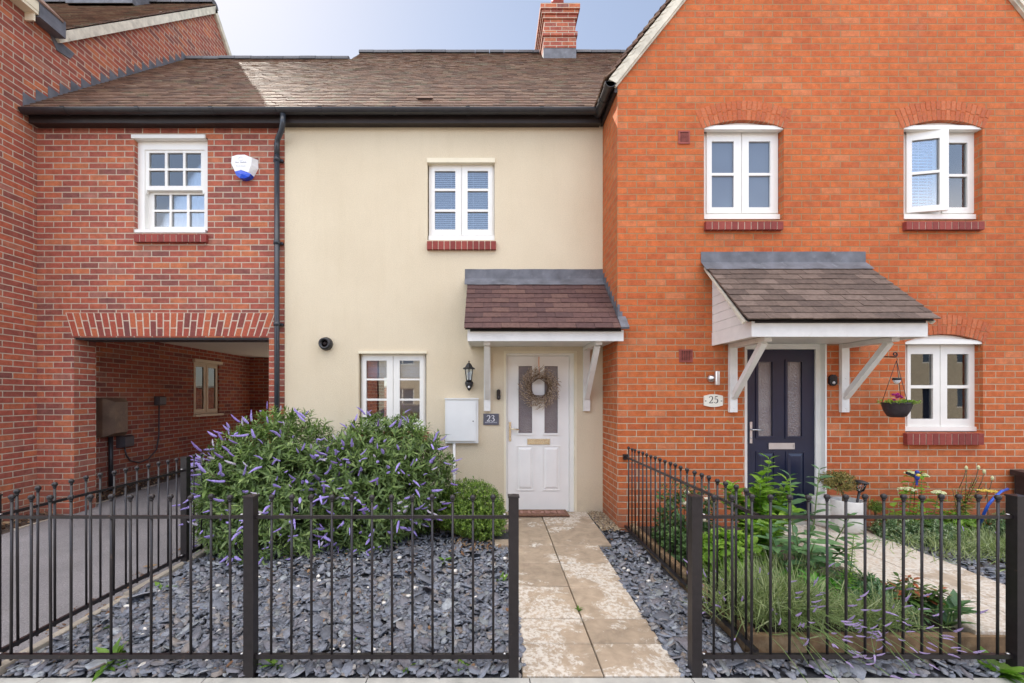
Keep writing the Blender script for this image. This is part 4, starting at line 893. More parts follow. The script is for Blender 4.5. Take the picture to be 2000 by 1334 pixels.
for k in range(4):
    b = MB().ball((0, 0, 0), .5, 9, 6); b.v = [(x * (1 + .25 * math.sin(7 * y + k)), y * (.72 + .2 * math.sin(5 * x + k)), z * .55) for x, y, z in b.v]; o = b.build('white_pebble', 'pebble'); pbm.append(o.data); bpy.data.objects.remove(o)
k = 0
while k < 64:
    x, y = random.uniform(-2.7, 1.5), 2.45 + 1.9 * random.random() ** 1.3
    if onpath(np.array([x]), np.array([y]))[0]: continue
    o = link('white_pebble', pbm[k % 4]); s = random.choice((.022, .027, .032, .04, .048)); o.scale = (s, s, s); o.rotation_euler = (random.uniform(-.3, .3), random.uniform(-.3, .3), random.uniform(0, 6)); o.location = (x, y, zb_(x, y) + .036 + s * .12)
    tag(o, 'small white pebble lying loose among the blue-grey slate chippings', 'pebble', 'white pebbles among the slate chippings'); k += 1

# ================================================================ railings
RB, RT, TIP = .108, .903, 1.017
pk = MB().tube([(0, 0, .085), (0, 0, 1.003)], .0072, 8); pk.ball((0, 0, TIP), .0165, 10, 7); pk.lathe([(.010, .995), (.010, 1.003)], (0, 0, 0), 8)
PK = pk.build('picket', 'iron'); PKM = PK.data; bpy.data.objects.remove(PK)
def post_mesh(zbase):
    p = MB().box(-.028, .028, -.028, .028, zbase, 1.018); p.box(-.032, .032, -.032, .032, 1.018, 1.027); p.add([(-.032, -.032, 1.027), (.032, -.032, 1.027), (.032, .032, 1.027), (-.032, .032, 1.027), (0, 0, 1.036)], [(0, 1, 4), (1, 2, 4), (2, 3, 4), (3, 0, 4)]); return p
def railing(label, p, q, posts, spans, zbase=-.05):
    p, q = Vector((*p, 0)), Vector((*q, 0)); d = q - p; u = d.normalized()
    r = thing('metal_railing', label, 'railing', tuple(p))
    for rz, w, t in ((RT, .017, .017), (RB, .020, .026)):
        MB().bar(p + Vector((0, 0, rz)), q + Vector((0, 0, rz)), w, t).build('rail', 'iron', r)
    pm_ = None
    for t in posts:
        if pm_ is None: pm_ = post_mesh(zbase).build('post', 'iron'); me = pm_.data; bpy.data.objects.remove(pm_); pm_ = me
        o = bpy.data.objects.new('post', pm_); COL.objects.link(o); o.parent = r; o.location = u * t; o.rotation_euler = (0, 0, math.atan2(u.y, u.x))
        for sg in (-1, 1):
            tt = t + sg * .05
            if 0 < tt < d.length:
                for rz in (RT, RB):
                    c = p + u * tt + Vector((0, 0, rz + .0135)); b_ = MB().lathe([(.010, 0), (.010, .004), (.004, .006)], c, 8); b_.build('bolt', 'chrome', r)
    for a, b, n in spans:
        for k in range(1, n):
            o = bpy.data.objects.new('picket', PKM); COL.objects.link(o); o.parent = r; o.location = u * (a + (b - a) * k / n) + Vector((0, 0, random.uniform(-.003, .003))); o.rotation_euler = (random.uniform(-.004, .004), random.uniform(-.004, .004), random.uniform(0, 3))
    return r
FYP = 2.43
xa, xb, xc = -2.85, PX(490, FYP), PX(1003, FYP)
railing('long black ball-topped railing between the pavement and the slate bed', (xa, FYP), (xc, FYP), [0, xb - xa, xc - xa], [(0, xb - xa, 13), (xb - xa, xc - xa, 13)])
railing('black ball-topped railing between the driveway and the slate bed', (-2.85, FYP + .03), (-2.85, 5.46), [3.985 - FYP - .03, 2.95], [(0, 3.985 - FYP - .03, 14), (3.985 - FYP - .03, 2.95, 13)])
xd, xe = PX(1357, FYP), PX(1985, FYP)
railing('black ball-topped railing along the pavement in front of the lavender bed', (xd, FYP), (xe, FYP), [0, xe - xd], [(0, xe - xd, 17)])
rr = railing('black ball-topped railing from the orange brick wall beside the timber edging', (1.556, 2.47), (1.556, YO - .01), [], [(0, 2.39, 22)])
wb = MB().box(1.53, 1.58, YO - .04, YO - .002, RT - .03, RT + .03); wb.build('wall_bracket', 'iron', rr)
# timber edging
def sleeper(label, x0, x1, y0, y1, z0, z1):
    b = MB(); e = .012
    b.prism([(x0, y0, z0), (x1, y0, z0), (x1, y0, z1 - e), (x1 - e, y0, z1), (x0 + e, y0, z1), (x0, y0, z1 - e)], (0, y1 - y0, 0)); tag(b.build('timber_sleeper', 'sleeper'), label, 'timber edging')
sleeper('brown timber sleeper along the railing beside the slab path', 1.60, 1.66, 2.66, 4.84, -.1, .15)
b = MB().box(1.60, 3.2, 2.60, 2.655, -.1, .12); tag(b.build('timber_sleeper', 'sleeper'), 'brown timber sleeper under the lavender along the pavement side', 'timber edging')
b = MB().box(3.22, 6.0, 2.60, 2.655, -.1, .105); tag(b.build('timber_sleeper', 'sleeper'), 'brown timber sleeper at the foot of the pale slab path', 'timber edging')

# ================================================================ wall fittings and small things
def at(px, py, D): return Vector((PX(px, D), D, PZ(py, D)))
# alarm box
c = at(473.5, 322, 5.48)
al = thing('alarm_box', 'white burglar alarm box with blue lower lens on red brick wall', 'alarm', (c.x, YC, c.z))
def apt(px, py, y=None, D=5.46): return (PX(px, D), D if y is None else y, PZ(py, D))
out = [(448.5, 305), (461, 301), (479, 300), (498.5, 308), (498, 325), (491, 340), (459, 336), (449, 320)]
front = [(453, 306), (463, 303), (478, 302.5), (492, 308), (491, 322), (485, 337), (471, 332), (459, 335), (452, 319)]
out = [(448.5, 305.5), (461, 300.5), (479, 300), (498.5, 307), (499, 324), (490.5, 340), (471, 345), (458, 337), (448.5, 319)]
am = MB(); n = 9
am.add([apt(*p, y=YC - .002) for p in out] + [apt(*p, y=5.455) for p in front], [(i, (i + 1) % n, n + (i + 1) % n, n + i) for i in range(n)] + [tuple(range(n, 2 * n))]); am.build('case', 'alarm_white', al)
lens = [(459, 335.5), (471, 332.5), (485, 337.5), (490.5, 340.5), (486, 346), (477, 349), (468, 348), (462, 343)]
lm = MB(); n = 8; ctr = apt(473, 341, y=5.44)
lm.add([apt(*p, y=YC - .003) for p in lens] + [apt(*p, y=5.454) for p in lens] + [ctr], [(i, (i + 1) % n, n + (i + 1) % n, n + i) for i in range(n)] + [(n + i, n + (i + 1) % n, 2 * n) for i in range(n)]); lm.build('lens', 'alarm_blue', al)
tx = MB()
for a, b, y, h in ((459.5, 466.5, 316.5, .8), (469, 481, 316.3, .9), (461, 482, 323.6, .35)):
    for k in range(int((b - a) / 1.7)): tx.box(PX(a + k * 1.7, 5.45), PX(a + k * 1.7 + 1.2, 5.45), 5.4515, 5.456, PZ(y + h, 5.45), PZ(y - h + (k % 3) * .3, 5.45))
pts = [(PX(470 + 4.2 * math.cos(t), 5.45), 5.454, PZ(309.8 + 3.6 * math.sin(t), 5.45)) for t in np.linspace(.4, 5.6, 16)]; tx.tube(pts, .0016, 4); tx.build('printing', 'sign_grey', al)
# wall lantern
c = at(916, 735, 5.40); L0 = c.z
la = thing('wall_lantern', 'black coach lantern on the cream wall', 'lantern', (c.x, YC, L0))
x, y = c.x, 5.40; zz = lambda py: PZ(py, 5.40)
top = MB().lathe([(.085, zz(721)), (.088, zz(720)), (.055, zz(717)), (.050, zz(716)), (.036, zz(712)), (.016, zz(709)), (.006, zz(708)), (.006, zz(707)), (.012, zz(706)), (.011, zz(705)), (.002, zz(704.5))], (x, y, 0), 6, 'Z', sm=False, a0=math.pi / 6); top.build('lantern_roof', 'iron_dull', la)
fr = MB(); gl = MB()
for k in range(6):
    t = math.pi / 6 + k * math.pi / 3; a = Vector((x + .056 * math.cos(t), y + .056 * math.sin(t), zz(721))); b = Vector((x + .036 * math.cos(t), y + .036 * math.sin(t), zz(744))); fr.tube([a, b], .0042, 5)
fr.lathe([(.04, zz(744.5)), (.043, zz(743)), (.036, zz(742))], (x, y, 0), 6, a0=math.pi / 6, sm=False); fr.build('lantern_frame', 'iron_dull', la)
gl.lathe([(.034, zz(743)), (.053, zz(721.5))], (x, y, 0), 6, a0=math.pi / 6, sm=False); gl.build('lantern_pane', 'lantern_glass', la)
MB().lathe([(.008, zz(743)), (.009, zz(737)), (.018, zz(732)), (.012, zz(727)), (.003, zz(726))], (x, y, 0), 10).build('bulb', 'sign_white', la)
bs = MB().lathe([(.004, zz(763)), (.018, zz(761)), (.044, zz(754)), (.054, zz(748)), (.045, zz(744.5))], (x, y + .035, 0), 12); bs.box(x - .03, x + .03, y + .05, YC - .016, zz(758), zz(745)); bs.build('lantern_base', 'iron_dull', la)
MB().lathe([(.016, 0), (.012, -.012), (.002, -.016)], (x, y - .012, zz(756)), 10, 'Y').build('sensor', 'sign_white', la)
# meter cupboard and conduit
x0, x1, z0, z1 = R4(869, 934, 779.5, 866, 5.43)
mt = thing('meter_cupboard', 'white meter cupboard on the cream wall above the round shrub', 'meter box', ((x0 + x1) / 2, YC, z0))
MB().box(x0, x1, 5.455, YC - .016, z0, z1).build('cabinet', 'meter_white', mt)
d_ = MB().box(x0 + .024, x1 - .03, 5.432, 5.454, z0 + .03, z1 - .025); d_.box(x0 - .004, x1 + .006, 5.43, 5.46, z1 - .003, z1 + .012); d_ = d_.build('cupboard_door', 'meter_white', mt)
MB().lathe([(.008, 0), (.008, -.004)], (x1 - .065, 5.432, (z0 + z1) / 2), 10, 'Y').build('lock', 'grey_box', d_)
cdx = PX(887, 5.48); MB().tube([(cdx, 5.48, z0), (cdx, 5.48, .05)], .019, 8).build('conduit', 'upvc', mt)
# doorbells, plaques
def bell(label, px0, px1, py0, py1, D, yw, btn):
    a, b, c_, d = R4(px0, px1, py0, py1, D); t = thing('doorbell', label, 'doorbell', ((a + b) / 2, yw, (c_ + d) / 2)); e = (b - a) * .3
    MB().prism([(a, D, c_ + e), (a + e, D, c_), (b - e, D, c_), (b, D, c_ + e), (b, D, d - e), (b - e, D, d), (a + e, D, d), (a, D, d - e)], (0, yw - .002 - D, 0)).build('case', 'black_gloss', t)
    MB().lathe([(btn, 0), (btn, -.003), (btn * .7, -.003)], ((a + b) / 2, D, c_ + (d - c_) * .27), 14, 'Y').build('button', 'chrome' if btn > .012 else 'grey_box', t)
bell('slim black video doorbell beside the white door', 970, 977.5, 760.5, 781, 5.48, YC - .015, .010)
bell('square black video doorbell beside the navy door', 1621, 1636, 731.5, 753.5, YO - .03, YO, .016)
a, b, c_, d = R4(944, 974.5, 808, 830, YC - .03)
pl = thing('house_number_plaque', 'grey slate plaque with white number 23 on the cream wall', 'house number', ((a + b) / 2, YC, c_)); MB().box(a, b, YC - .03, YC - .017, c_, d).build('plaque', 'slate_sign', pl)
def stroke(mb, pts, ws, y, t=.002):
    for i in range(len(pts) - 1):
        p, q_ = Vector(pts[i]), Vector(pts[i + 1]); dd = (q_ - p).normalized(); nn = Vector((-dd.y, dd.x)); w0, w1 = ws[i] / 2, ws[i + 1] / 2; p = p - dd * .0006; q_ = q_ + dd * .0006
        mb.prism([((p + nn * w0).x, y - i * .00004, (p + nn * w0).y), ((p - nn * w0).x, y - i * .00004, (p - nn * w0).y), ((q_ - nn * w1).x, y - i * .00004, (q_ - nn * w1).y), ((q_ + nn * w1).x, y - i * .00004, (q_ + nn * w1).y)], (0, t, 0))
D2 = ([(0.02, .78), (.10, .92), (.26, 1.0), (.42, .95), (.52, .8), (.50, .62), (.38, .42), (.2, .2), (.03, .03), (.3, .03), (.5, .03), (.56, .2)], [.07, .07, .07, .09, .13, .13, .10, .08, .08, .10, .10, .04])
D3 = ([(.04, .84), (.14, .96), (.28, 1.0), (.43, .93), (.47, .78), (.38, .62), (.22, .54), (.42, .46), (.54, .3), (.48, .11), (.3, .0), (.12, .02), (.02, .12)], [.06, .06, .07, .11, .13, .09, .05, .10, .14, .13, .08, .07, .10])
D5 = ([(.52, .99), (.34, .94), (.17, .97), (.11, .55), (.28, .62), (.45, .54), (.53, .35), (.46, .12), (.27, 0), (.1, .03), (.02, .13)], [.05, .12, .07, .05, .06, .11, .14, .13, .07, .06, .10])
def digit(mb, dg, x, z, h, y, bold=1.0): stroke(mb, [(x + p[0] * h, z + p[1] * h) for p in dg[0]], [w * h * bold for w in dg[1]], y)
tm = MB(); k = (d - c_) / 22.0
digit(tm, D2, a + 6.8 * k, c_ + 7.2 * k, 11.6 * k, YC - .032); digit(tm, D3, a + 15.3 * k, c_ + 7.2 * k, 11.6 * k, YC - .032); tm.build('digits', 'sign_white', pl)
tm = MB()
for u0, u1 in ((3.2, 16.2), (17.4, 26)):
    u = u0
    while u < u1: w = random.uniform(.5, 1.1); tm.box(a + u * k, a + (u + w) * k, YC - .0315, YC - .0295, c_ + 3.9 * k, c_ + random.choice((5.2, 5.3, 6.1)) * k); u += w + .35
tm.build('small_lettering', 'sign_grey', pl)
a, b, c_, d = R4(1375.5, 1412, 770, 795, YO - .02); cx_ = (a + b) / 2
pl = thing('house_number_plaque', 'cream ceramic plaque with black number 25 on orange brick', 'house number', (cx_, YO, c_))
arc = [(a + (b - a) * t, d - .018 + .018 * math.sin(math.pi * t)) for t in np.linspace(0, 1, 11)]; arc2 = [(b - (b - a) * t, c_ + .018 - .018 * math.sin(math.pi * t)) for t in np.linspace(0, 1, 11)]
MB().prism([(u, YO - .02, v) for u, v in arc + arc2][::-1], (0, .017, 0)).build('plaque', 'plaque_cream', pl)
tm = MB(); h = .079; digit(tm, D2, cx_ - .052, c_ + .045, h, YO - .022, .95); digit(tm, D5, cx_ + .006, c_ + .045, h, YO - .022, .95)
for sx in (-1, 1): tm.lathe([(.006, 0), (.006, .0015)], (cx_ + sx * .092, YO - .022, (c_ + d) / 2 - .004), 8, 'Y'); tm.box(cx_ + sx * .08 - .005, cx_ + sx * .08 + .005, YO - .022, YO - .02, (c_ + d) / 2 - .006, (c_ + d) / 2 - .003)
tm.build('digits', 'ink', pl)
# steel wall light
a, b, c_, d = R4(1397, 1406, 725, 752, YO - .1); wl2 = thing('wall_light', 'short stainless steel tube light beside the number 25 plaque', 'wall light', ((a + b) / 2, YO, c_))
MB().lathe([(.027, c_), (.0275, c_ + .004), (.0275, d - .004), (.027, d)], ((a + b) / 2, YO - .09, 0), 18).build('tube', 'chrome', wl2)
MB().lathe([(.045, 0), (.045, -.012), (.03, -.022), (.018, -.06)], ((a + b) / 2 - .02, YO - .002, (c_ + d) / 2), 16, 'Y').build('wall_mount', 'chrome', wl2)
# hanging basket
bp = MB(); bx, bz = PX(1713, YO), PZ(697, YO); hx = PX(1751, 4.66)
e = Vector((PX(1748, 4.6), 4.6, PZ(697, 4.6)))
scr = [e + Vector((.028 * math.sin(t) * (1 - t * .09), 0, .028 - .028 * math.cos(t) * (1 - t * .09))) for t in np.linspace(0, 7.2, 20)]
bpts = [(bx, YO - .004, bz + .07), (bx - .004, YO - .01, bz + .02), (bx + .01, YO - .03, bz)] + [Vector((bx, YO - .03, bz)).lerp(e, t) for t in (.3, .65)] + scr
bk = bp.tube(bpts, .006, 6).build('basket_bracket', 'iron'); tag(bk, 'black scrolled iron bracket between the porch and the lower arched window', 'bracket')
D4 = 4.6; cx_, zr, zbt = PX(1751.5, D4), PZ(787, D4), PZ(815, D4); rr_ = (PX(1783, D4) - PX(1720, D4)) / 2 * .73
hb = thing('hanging_basket', 'dark hanging basket of pink flowers below the scrolled bracket', 'hanging basket', (cx_, D4, zbt))
prof = [(rr_ * .45, zbt), (rr_ * .62, zbt + .012), (rr_ * .85, zbt + .07), (rr_ * .97, zr - .03), (rr_, zr - .012), (rr_ * 1.02, zr - .01), (rr_ * 1.02, zr + .006), (rr_ * .95, zr + .006), (rr_ * .93, zr - .02), (.01, zr - .03)]
bm_ = MB().lathe(prof, (cx_, D4, 0), 26)
bm_.build('bowl', 'basket', hb)
apex = Vector((PX(1751, D4), D4, PZ(704, D4)))
for k in range(3):
    t = k * 2.094 + .5; MB().tube([apex, (cx_ + rr_ * .96 * math.cos(t), D4 + rr_ * .96 * math.sin(t), zr)], .0028, 5).build('chain', 'iron_dull', hb)
MB().tube([apex + Vector((.0, 0, -.01)), apex + Vector((.008, 0, .01)), apex + Vector((0, 0, .03)), e + Vector((0, 0, .0))], .0022, 5).build('hook', 'iron_dull', hb)
sl = thing('solar_lamp', 'small dome lamp with dark cap clipped to the basket chains', 'solar lamp', (cx_, D4, PZ(744, D4)))
zt_ = PZ(738, D4); MB().lathe([(.036, zt_ - .026), (.038, zt_ - .024), (.038, zt_ - .002), (.032, zt_)], (cx_, D4, 0), 16).build('cap', 'iron_dull', sl)
MB().lathe([(.004, zt_ - .066), (.018, zt_ - .058), (.030, zt_ - .04), (.034, zt_ - .027)], (cx_, D4, 0), 14).build('dome', 'sign_white', sl)
# passage meter boxes
Dp = 6.45
def side_box(nm, label, cat, y0, y1, z0, z1, dpt, mat, bev=0.0):
    t = thing(nm, label, cat, (XL, (y0 + y1) / 2, z0))
    MB().box(XL + .002, XL + dpt * .45, y0, y1, z0, z1).build('case', mat, t)
    b_ = bev; MB().add([(XL + dpt * .45, y0, z0), (XL + dpt * .45, y1, z0), (XL + dpt * .45, y1, z1), (XL + dpt * .45, y0, z1), (XL + dpt, y0 + b_ * 1.2, z0 + b_), (XL + dpt * .8, y1 - b_ * .4, z0 + b_), (XL + dpt * .8, y1 - b_ * .4, z1 - b_), (XL + dpt, y0 + b_ * 1.2, z1 - b_)],
                         [(0, 1, 5, 4), (1, 2, 6, 5), (2, 3, 7, 6), (3, 0, 4, 7), (4, 5, 6, 7)]).build('cover', mat, t); return t
t = side_box('gas_meter_box', 'large brown meter box on the passage wall', 'meter box', 6.36, 6.74, .98, 1.57, .22, 'meter_brown', .06)
MB().tube([(XL + .08, 6.52, .98), (XL + .08, 6.52, .12)], .03, 8).build('service_pipe', 'black_plastic', t)
t = side_box('charger_box', 'small dark grey box under the brown meter box', 'socket box', 6.70, 6.93, .78, .97, .13, 'grey_box', .02)
t2 = side_box('junction_box', 'small dark box higher on the passage wall with a cable below', 'junction box', 7.46, 7.66, 1.44, 1.60, .09, 'grey_box', .015)
cb = [(XL + .05, 6.80, .78), (XL + .05, 6.83, .66), (XL + .04, 6.92, .55), (XL + .035, 7.1, .49), (XL + .03, 7.3, .52), (XL + .03, 7.48, .66), (XL + .03, 7.53, .9), (XL + .03, 7.54, 1.44)]
tag(MB().tube(cb, .011, 6).build('cable', 'grey_box'), 'dark cable looping between the two small grey boxes on the passage wall', 'cable')
# doormats, drain
def mat_(label, x0, x1, y0, y1, z0, z1, textb=None):
    t = thing('doormat', label, 'doormat', ((x0 + x1) / 2, (y0 + y1) / 2, z0)); n = 15; pts = []
    for i in range(n + 1): u = i / n; pts.append((x0 + (x1 - x0) * u, y0 + (.012 * abs(math.sin(u * math.pi * 6))), z0 + .014))
    pts += [(x1 - .01, y1, z1 + .014), (x0 + .01, y1, z1 + .014)]
    MB().prism(pts, (0, 0, .014)).build('mat', 'coir', t)
    if textb:
        me = text(textb, .15, (0, 0, 0), 'coir_text', None, rot=(0, 0, 0), depth=.002, name='lettering', sx=1.35, off=.004); sl_ = (z1 - z0) / (y1 - y0)
        me.data.transform(Matrix.Translation(((x0 + x1) / 2, (y0 + y1) / 2 + .005, (z0 + z1) / 2 + .0305)) @ Matrix.Rotation(math.atan(sl_), 4, 'X')); adopt(me, t)
    return t
mat_('brown coir doormat reading HOME before the white door', .345, .99, 5.24, 5.49, zp(5.24), zp(5.49), 'HOME')
mat_('plain brown doormat on the step of the navy door', 3.0, 3.8, 4.745, 4.865, ZS + .062, ZS + .062)
dr = thing('drain_cover', 'dark square drain cover beside the slab path', 'drain cover', (.1, 4.68, .06)); d0 = MB().box(-.13, .13, -.16, .16, 0, .02); d0.v = [(x + .11, y + 4.68, z + .062) for x, y, z in d0.v]; d0.build('frame', 'drain', dr)
d1 = MB()
for k in range(7): d1.box(.0, .22, 4.55 + k * .04, 4.57 + k * .04, .082, .088)
d1.build('grid', 'drain', dr)
# storage box and hose
sb = thing('storage_box', 'dark brown storage box against the orange brick wall', 'storage box', (6.4, 4.6, ZS)); MB().box(5.98, 6.9, 4.40, 4.84, ZS - .03, .70).build('box_body', 'bin', sb)
ld = MB().prism([(5.95, 4.36, .70), (5.95, 4.86, .70), (5.95, 4.86, .76), (5.95, 4.36, .715)], (.98, 0, 0)); ld.build('lid', 'bin', sb)
hp = [at(1968, 955, 4.35), at(1955, 960, 4.2), at(1942, 972, 4.15), at(1930, 986, 4.15), at(1922, 1003, 4.2), at(1912, 1030, 4.3)]
tag(MB().tube(hp, .012, 8).build('garden_hose', 'hose'), 'blue hose curving down from the storage box', 'hose')
# ================================================================ plants
def unit(v): return v / np.maximum(np.linalg.norm(v, axis=-1, keepdims=True), 1e-9)
def rand_dir(n): return unit(rng.normal(size=(n, 3)))
class Leaves:
    def __init__(s): s.B = []
    def add(s, P, D, U, L, W, droop=0.25, fold=.25):
        n = len(P); L = np.broadcast_to(L, n).astype(float); W = np.broadcast_to(W, n).astype(float); s.B.append((P, unit(D), U, L, W, np.broadcast_to(droop, n).astype(float), fold)); return s
    def build(s, name, mat, parent=None):
        Vs, o, F3, F4 = [], 0, [], []
        for P, D, U, L, W, dr, fold in s.B:
            n = len(P); Sx = unit(np.cross(D, U)); Nn = unit(np.cross(Sx, D)); l, w, d = L[:, None], W[:, None], dr[:, None]
            def pt(t, sx, up): return P + D * l * t + Sx * w * sx * .5 + Nn * (w * up * fold - l * d * t * t)
            v = np.stack([pt(0, 0, 0), pt(.3, -.85, .5), pt(.3, 0, 0), pt(.3, .85, .5), pt(.65, -.8, .45), pt(.65, 0, 0), pt(.65, .8, .45), pt(1, 0, 0)], 1)
            Vs.append(v.reshape(-1, 3)); b = o + np.arange(n)[:, None] * 8
            F3 += [b + np.array([[0, 2, 1]]), b + np.array([[0, 3, 2]]), b + np.array([[4, 5, 7]]), b + np.array([[5, 6, 7]])]
            F4 += [b + np.array([[1, 2, 5, 4]]), b + np.array([[2, 3, 6, 5]])]; o += 8 * n
        return np_mesh(name, np.concatenate(Vs), [np.concatenate(F3), np.concatenate(F4)], mat, parent, smooth=True)
def shoots(lv, tips, dirs, per, L, W, length, spread=(.5, 1.1), up=.25, droop=.2, jl=.25, taper=True):
    """leaves in pairs along each shoot, opening outwards"""
    n = len(tips); d = unit(dirs)
    a = unit(np.cross(d, rand_dir(n))); b = np.cross(d, a)
    for k in range(per):
        t = k / max(per - 1, 1); ang = k * 2.4 + rng.uniform(0, 6.28, n) * .25
        rad = a * np.cos(ang)[:, None] + b * np.sin(ang)[:, None]
        sp = spread[1] + (spread[0] - spread[1]) * t
        dd = unit(d * (1 - sp * .6) + rad * sp + np.array([0, 0, up]) * .4 + rng.normal(0, .12, (n, 3)))
        P = tips - d * (length * (1 - t))[:, None] if isinstance(length, np.ndarray) else tips - d * length * (1 - t)
        ll = L * (1 - (.55 * t * t if taper else 0)) * np.exp(rng.normal(0, jl, n)); Uv = unit(d * .8 + np.array([0, 0, .6]) + rng.normal(0, .2, (n, 3)))
        lv.add(P, dd, Uv, ll, ll * W / L, droop * np.exp(rng.normal(0, .5, n)))
def dome(n, c, r, zmin=.02, lobes=None, depth=(.8, 1.02), bump=.09, seed=0):
    d = rand_dir(int(n * 2.2)); d = d[d[:, 2] > -.75][:n]
    w = np.ones(len(d)); rs = np.random.default_rng(seed)
    for _ in range(26):
        q = unit(rs.normal(size=3)); w += bump * rs.uniform(-1, 1) * np.exp(-6 * (1 - d @ q))
    rr = rs.uniform(depth[0], depth[1], len(d)) * w
    P = np.array(c) + d * np.array(r) * rr[:, None]; nrm = unit(d / np.array(r)); k = P[:, 2] > zmin
    return P[k], nrm[k]
def spike_mesh(nm, mat, L, R, bend):
    V, Fq = [], []; seg, rg = 7, 9
    for i in range(rg):
        t = i / (rg - 1); r = R * (math.sin(math.pi * min(1, .12 + t * .86)) ** .55) * (1 - .35 * t)
        for k in range(seg):
            a = 2 * math.pi * k / seg + i * .4; rr_ = r * random.uniform(.78, 1.25); V.append((rr_ * math.cos(a) + bend * t * t, rr_ * math.sin(a), t * L))
    for i in range(rg - 1):
        for k in range(seg): Fq.append((i * seg + k, i * seg + (k + 1) % seg, (i + 1) * seg + (k + 1) % seg, (i + 1) * seg + k))
    mb = MB(); mb.add(V, Fq); o = mb.build(nm, mat); me = o.data; bpy.data.objects.remove(o); return me
SPK = [spike_mesh('flower_spike', m, L, R, b) for m, L, R, b in (('spike', .09, .0108, .016), ('spike', .105, .0102, -.024), ('spike_dark', .095, .0098, .022), ('spike', .075, .011, .0), ('spike_pale', .08, .0102, .014), ('spike', .11, .0098, .03))]
def hebe(label, c, r, nsh, nsp, seed):
    t = thing('hebe_shrub', label, 'shrub', (c[0], c[1], .02), 'flowering hebe shrubs in front of the cream house')
    lv = Leaves(); P, d = dome(nsh, c, r, .03, depth=(.86, 1.04), seed=seed, bump=.12)
    shoots(lv, P, unit(d + np.array([0, 0, .35]) + rng.normal(0, .25, P.shape)), 11, .088, .022, .10, (.5, 1.15), .2, .18)
    P2, d2 = dome(int(nsh * .55), c, r, .05, depth=(.66, .86), seed=seed, bump=.16)
    shoots(lv, P2, unit(d2 + rng.normal(0, .4, P2.shape)), 9, .075, .018, .11, (.6, 1.2), .1, .2)
    lv.build('foliage', 'hebe', t)
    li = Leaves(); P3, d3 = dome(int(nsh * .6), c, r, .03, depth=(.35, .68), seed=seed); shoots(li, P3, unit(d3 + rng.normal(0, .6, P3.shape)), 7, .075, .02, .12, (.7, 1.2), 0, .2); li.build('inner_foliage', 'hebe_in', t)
    st = MB(); 
    for k in range(46):
        q = P[random.randrange(len(P))]; b = Vector((c[0] + random.uniform(-.08, .08), c[1] + random.uniform(-.08, .08), .0)); e = Vector(q); m = b.lerp(e, .5) + Vector((0, 0, .1)); st.tube([b, m, e], [.011, .007, .0025], 5)
    st.build('stems', 'stem', t)
    Pf, df = dome(nsp * 9, c, r, .06, depth=(.98, 1.07), seed=seed, bump=.12)
    k = 0
    for p, dd in zip(Pf, df):
        if dd[1] > (-.2 if random.random() < .8 else .3) or (p[2] > 1.15 and random.random() < .6): continue
        if p[0] < -2.80 and p[2] < .2: continue
        o = bpy.data.objects.new('flower_spike', random.choices(SPK, (4, 3, 3, 3, 2, 2))[0]); COL.objects.link(o); o.parent = t; o.location = Vector(p) - t.location
        v = Vector(dd) + Vector((random.gauss(0, .6), random.gauss(-.1, .3), random.gauss(.0, .4))); o.rotation_mode = 'QUATERNION'; o.rotation_quaternion = v.to_track_quat('Z', 'X'); s = random.uniform(1.05, 1.5); o.scale = (s, s, s * random.uniform(.8, 1.15)); k += 1
        if k >= nsp: break
    # the many smaller spikes that make up the rest of the bloom, as one mass
    Pg, dg = dome(1500, c, r, .06, depth=(.97, 1.05), seed=seed, bump=.12); mb = MB(); k = 0
    for p, dd in zip(Pg, dg):
        if dd[1] > .1 or (p[2] > 1.2 and random.random() < .5): continue
        me = random.choice(SPK); v = Vector(dd) + Vector((random.gauss(0, .6), random.gauss(-.1, .3), random.gauss(.0, .4))); q_ = v.to_track_quat('Z', 'X'); s = random.uniform(.65, 1.0); mi = SPK.index(me)
        mb.add([Vector(p) + q_ @ (x.co * s) for x in me.vertices], [tuple(f.vertices) for f in me.polygons], 0 if mi in (0, 1, 3, 5) else (1 if mi == 2 else 2)); k += 1
        if k >= 90: break
    kind(mb.build('flower_spike', ['spike', 'spike_dark', 'spike_pale'], t), 'stuff')
    return t
hebe('large hebe shrub with purple flower spikes nearest the driveway railing', (-2.20, 4.60, .52), (.86, .72, .84), 1450, 100, 3)
hebe('large hebe shrub with purple flower spikes in front of the lower cream house window', (-1.14, 4.68, .56), (.74, .68, .86), 1250, 90, 8)
def mound(name, label, cat, c, r, n, mat, L, W, per=6, length=.05, spread=(.4, 1.0), seed=1, depth=(.8, 1.03), bump=.08, up=.4, stems=8, zmin=None, group=None, layers=2, droop=.2):
    t = thing(name, label, cat, (c[0], c[1], max(0, c[2] - r[2])), group); lv = Leaves(); z = (c[2] - r[2] * .9) if zmin is None else zmin
    P, d = dome(n, c, r, z, depth=depth, seed=seed, bump=bump); shoots(lv, P, unit(d + np.array([0, 0, up]) + rng.normal(0, .3, P.shape)), per, L, W, length, spread, .2, droop)
    if layers > 1:
        P2, d2 = dome(int(n * .7), c, r, z, depth=(.4, depth[0]), seed=seed, bump=bump); shoots(lv, P2, unit(d2 + rng.normal(0, .5, P2.shape)), per, L, W, length, spread, .1, droop)
    lv.build('foliage', mat, t)
    if stems:
        st = MB()
        for k in range(stems):
            e = Vector(P[random.randrange(len(P))]); b = Vector((c[0] + random.uniform(-.03, .03), c[1] + random.uniform(-.03, .03), max(0, c[2] - r[2]))); st.tube([b, b.lerp(e, .5) + Vector((0, 0, .02)), e], [.006, .004, .0015], 5)
        st.build('stems', 'stem', t)
    return t
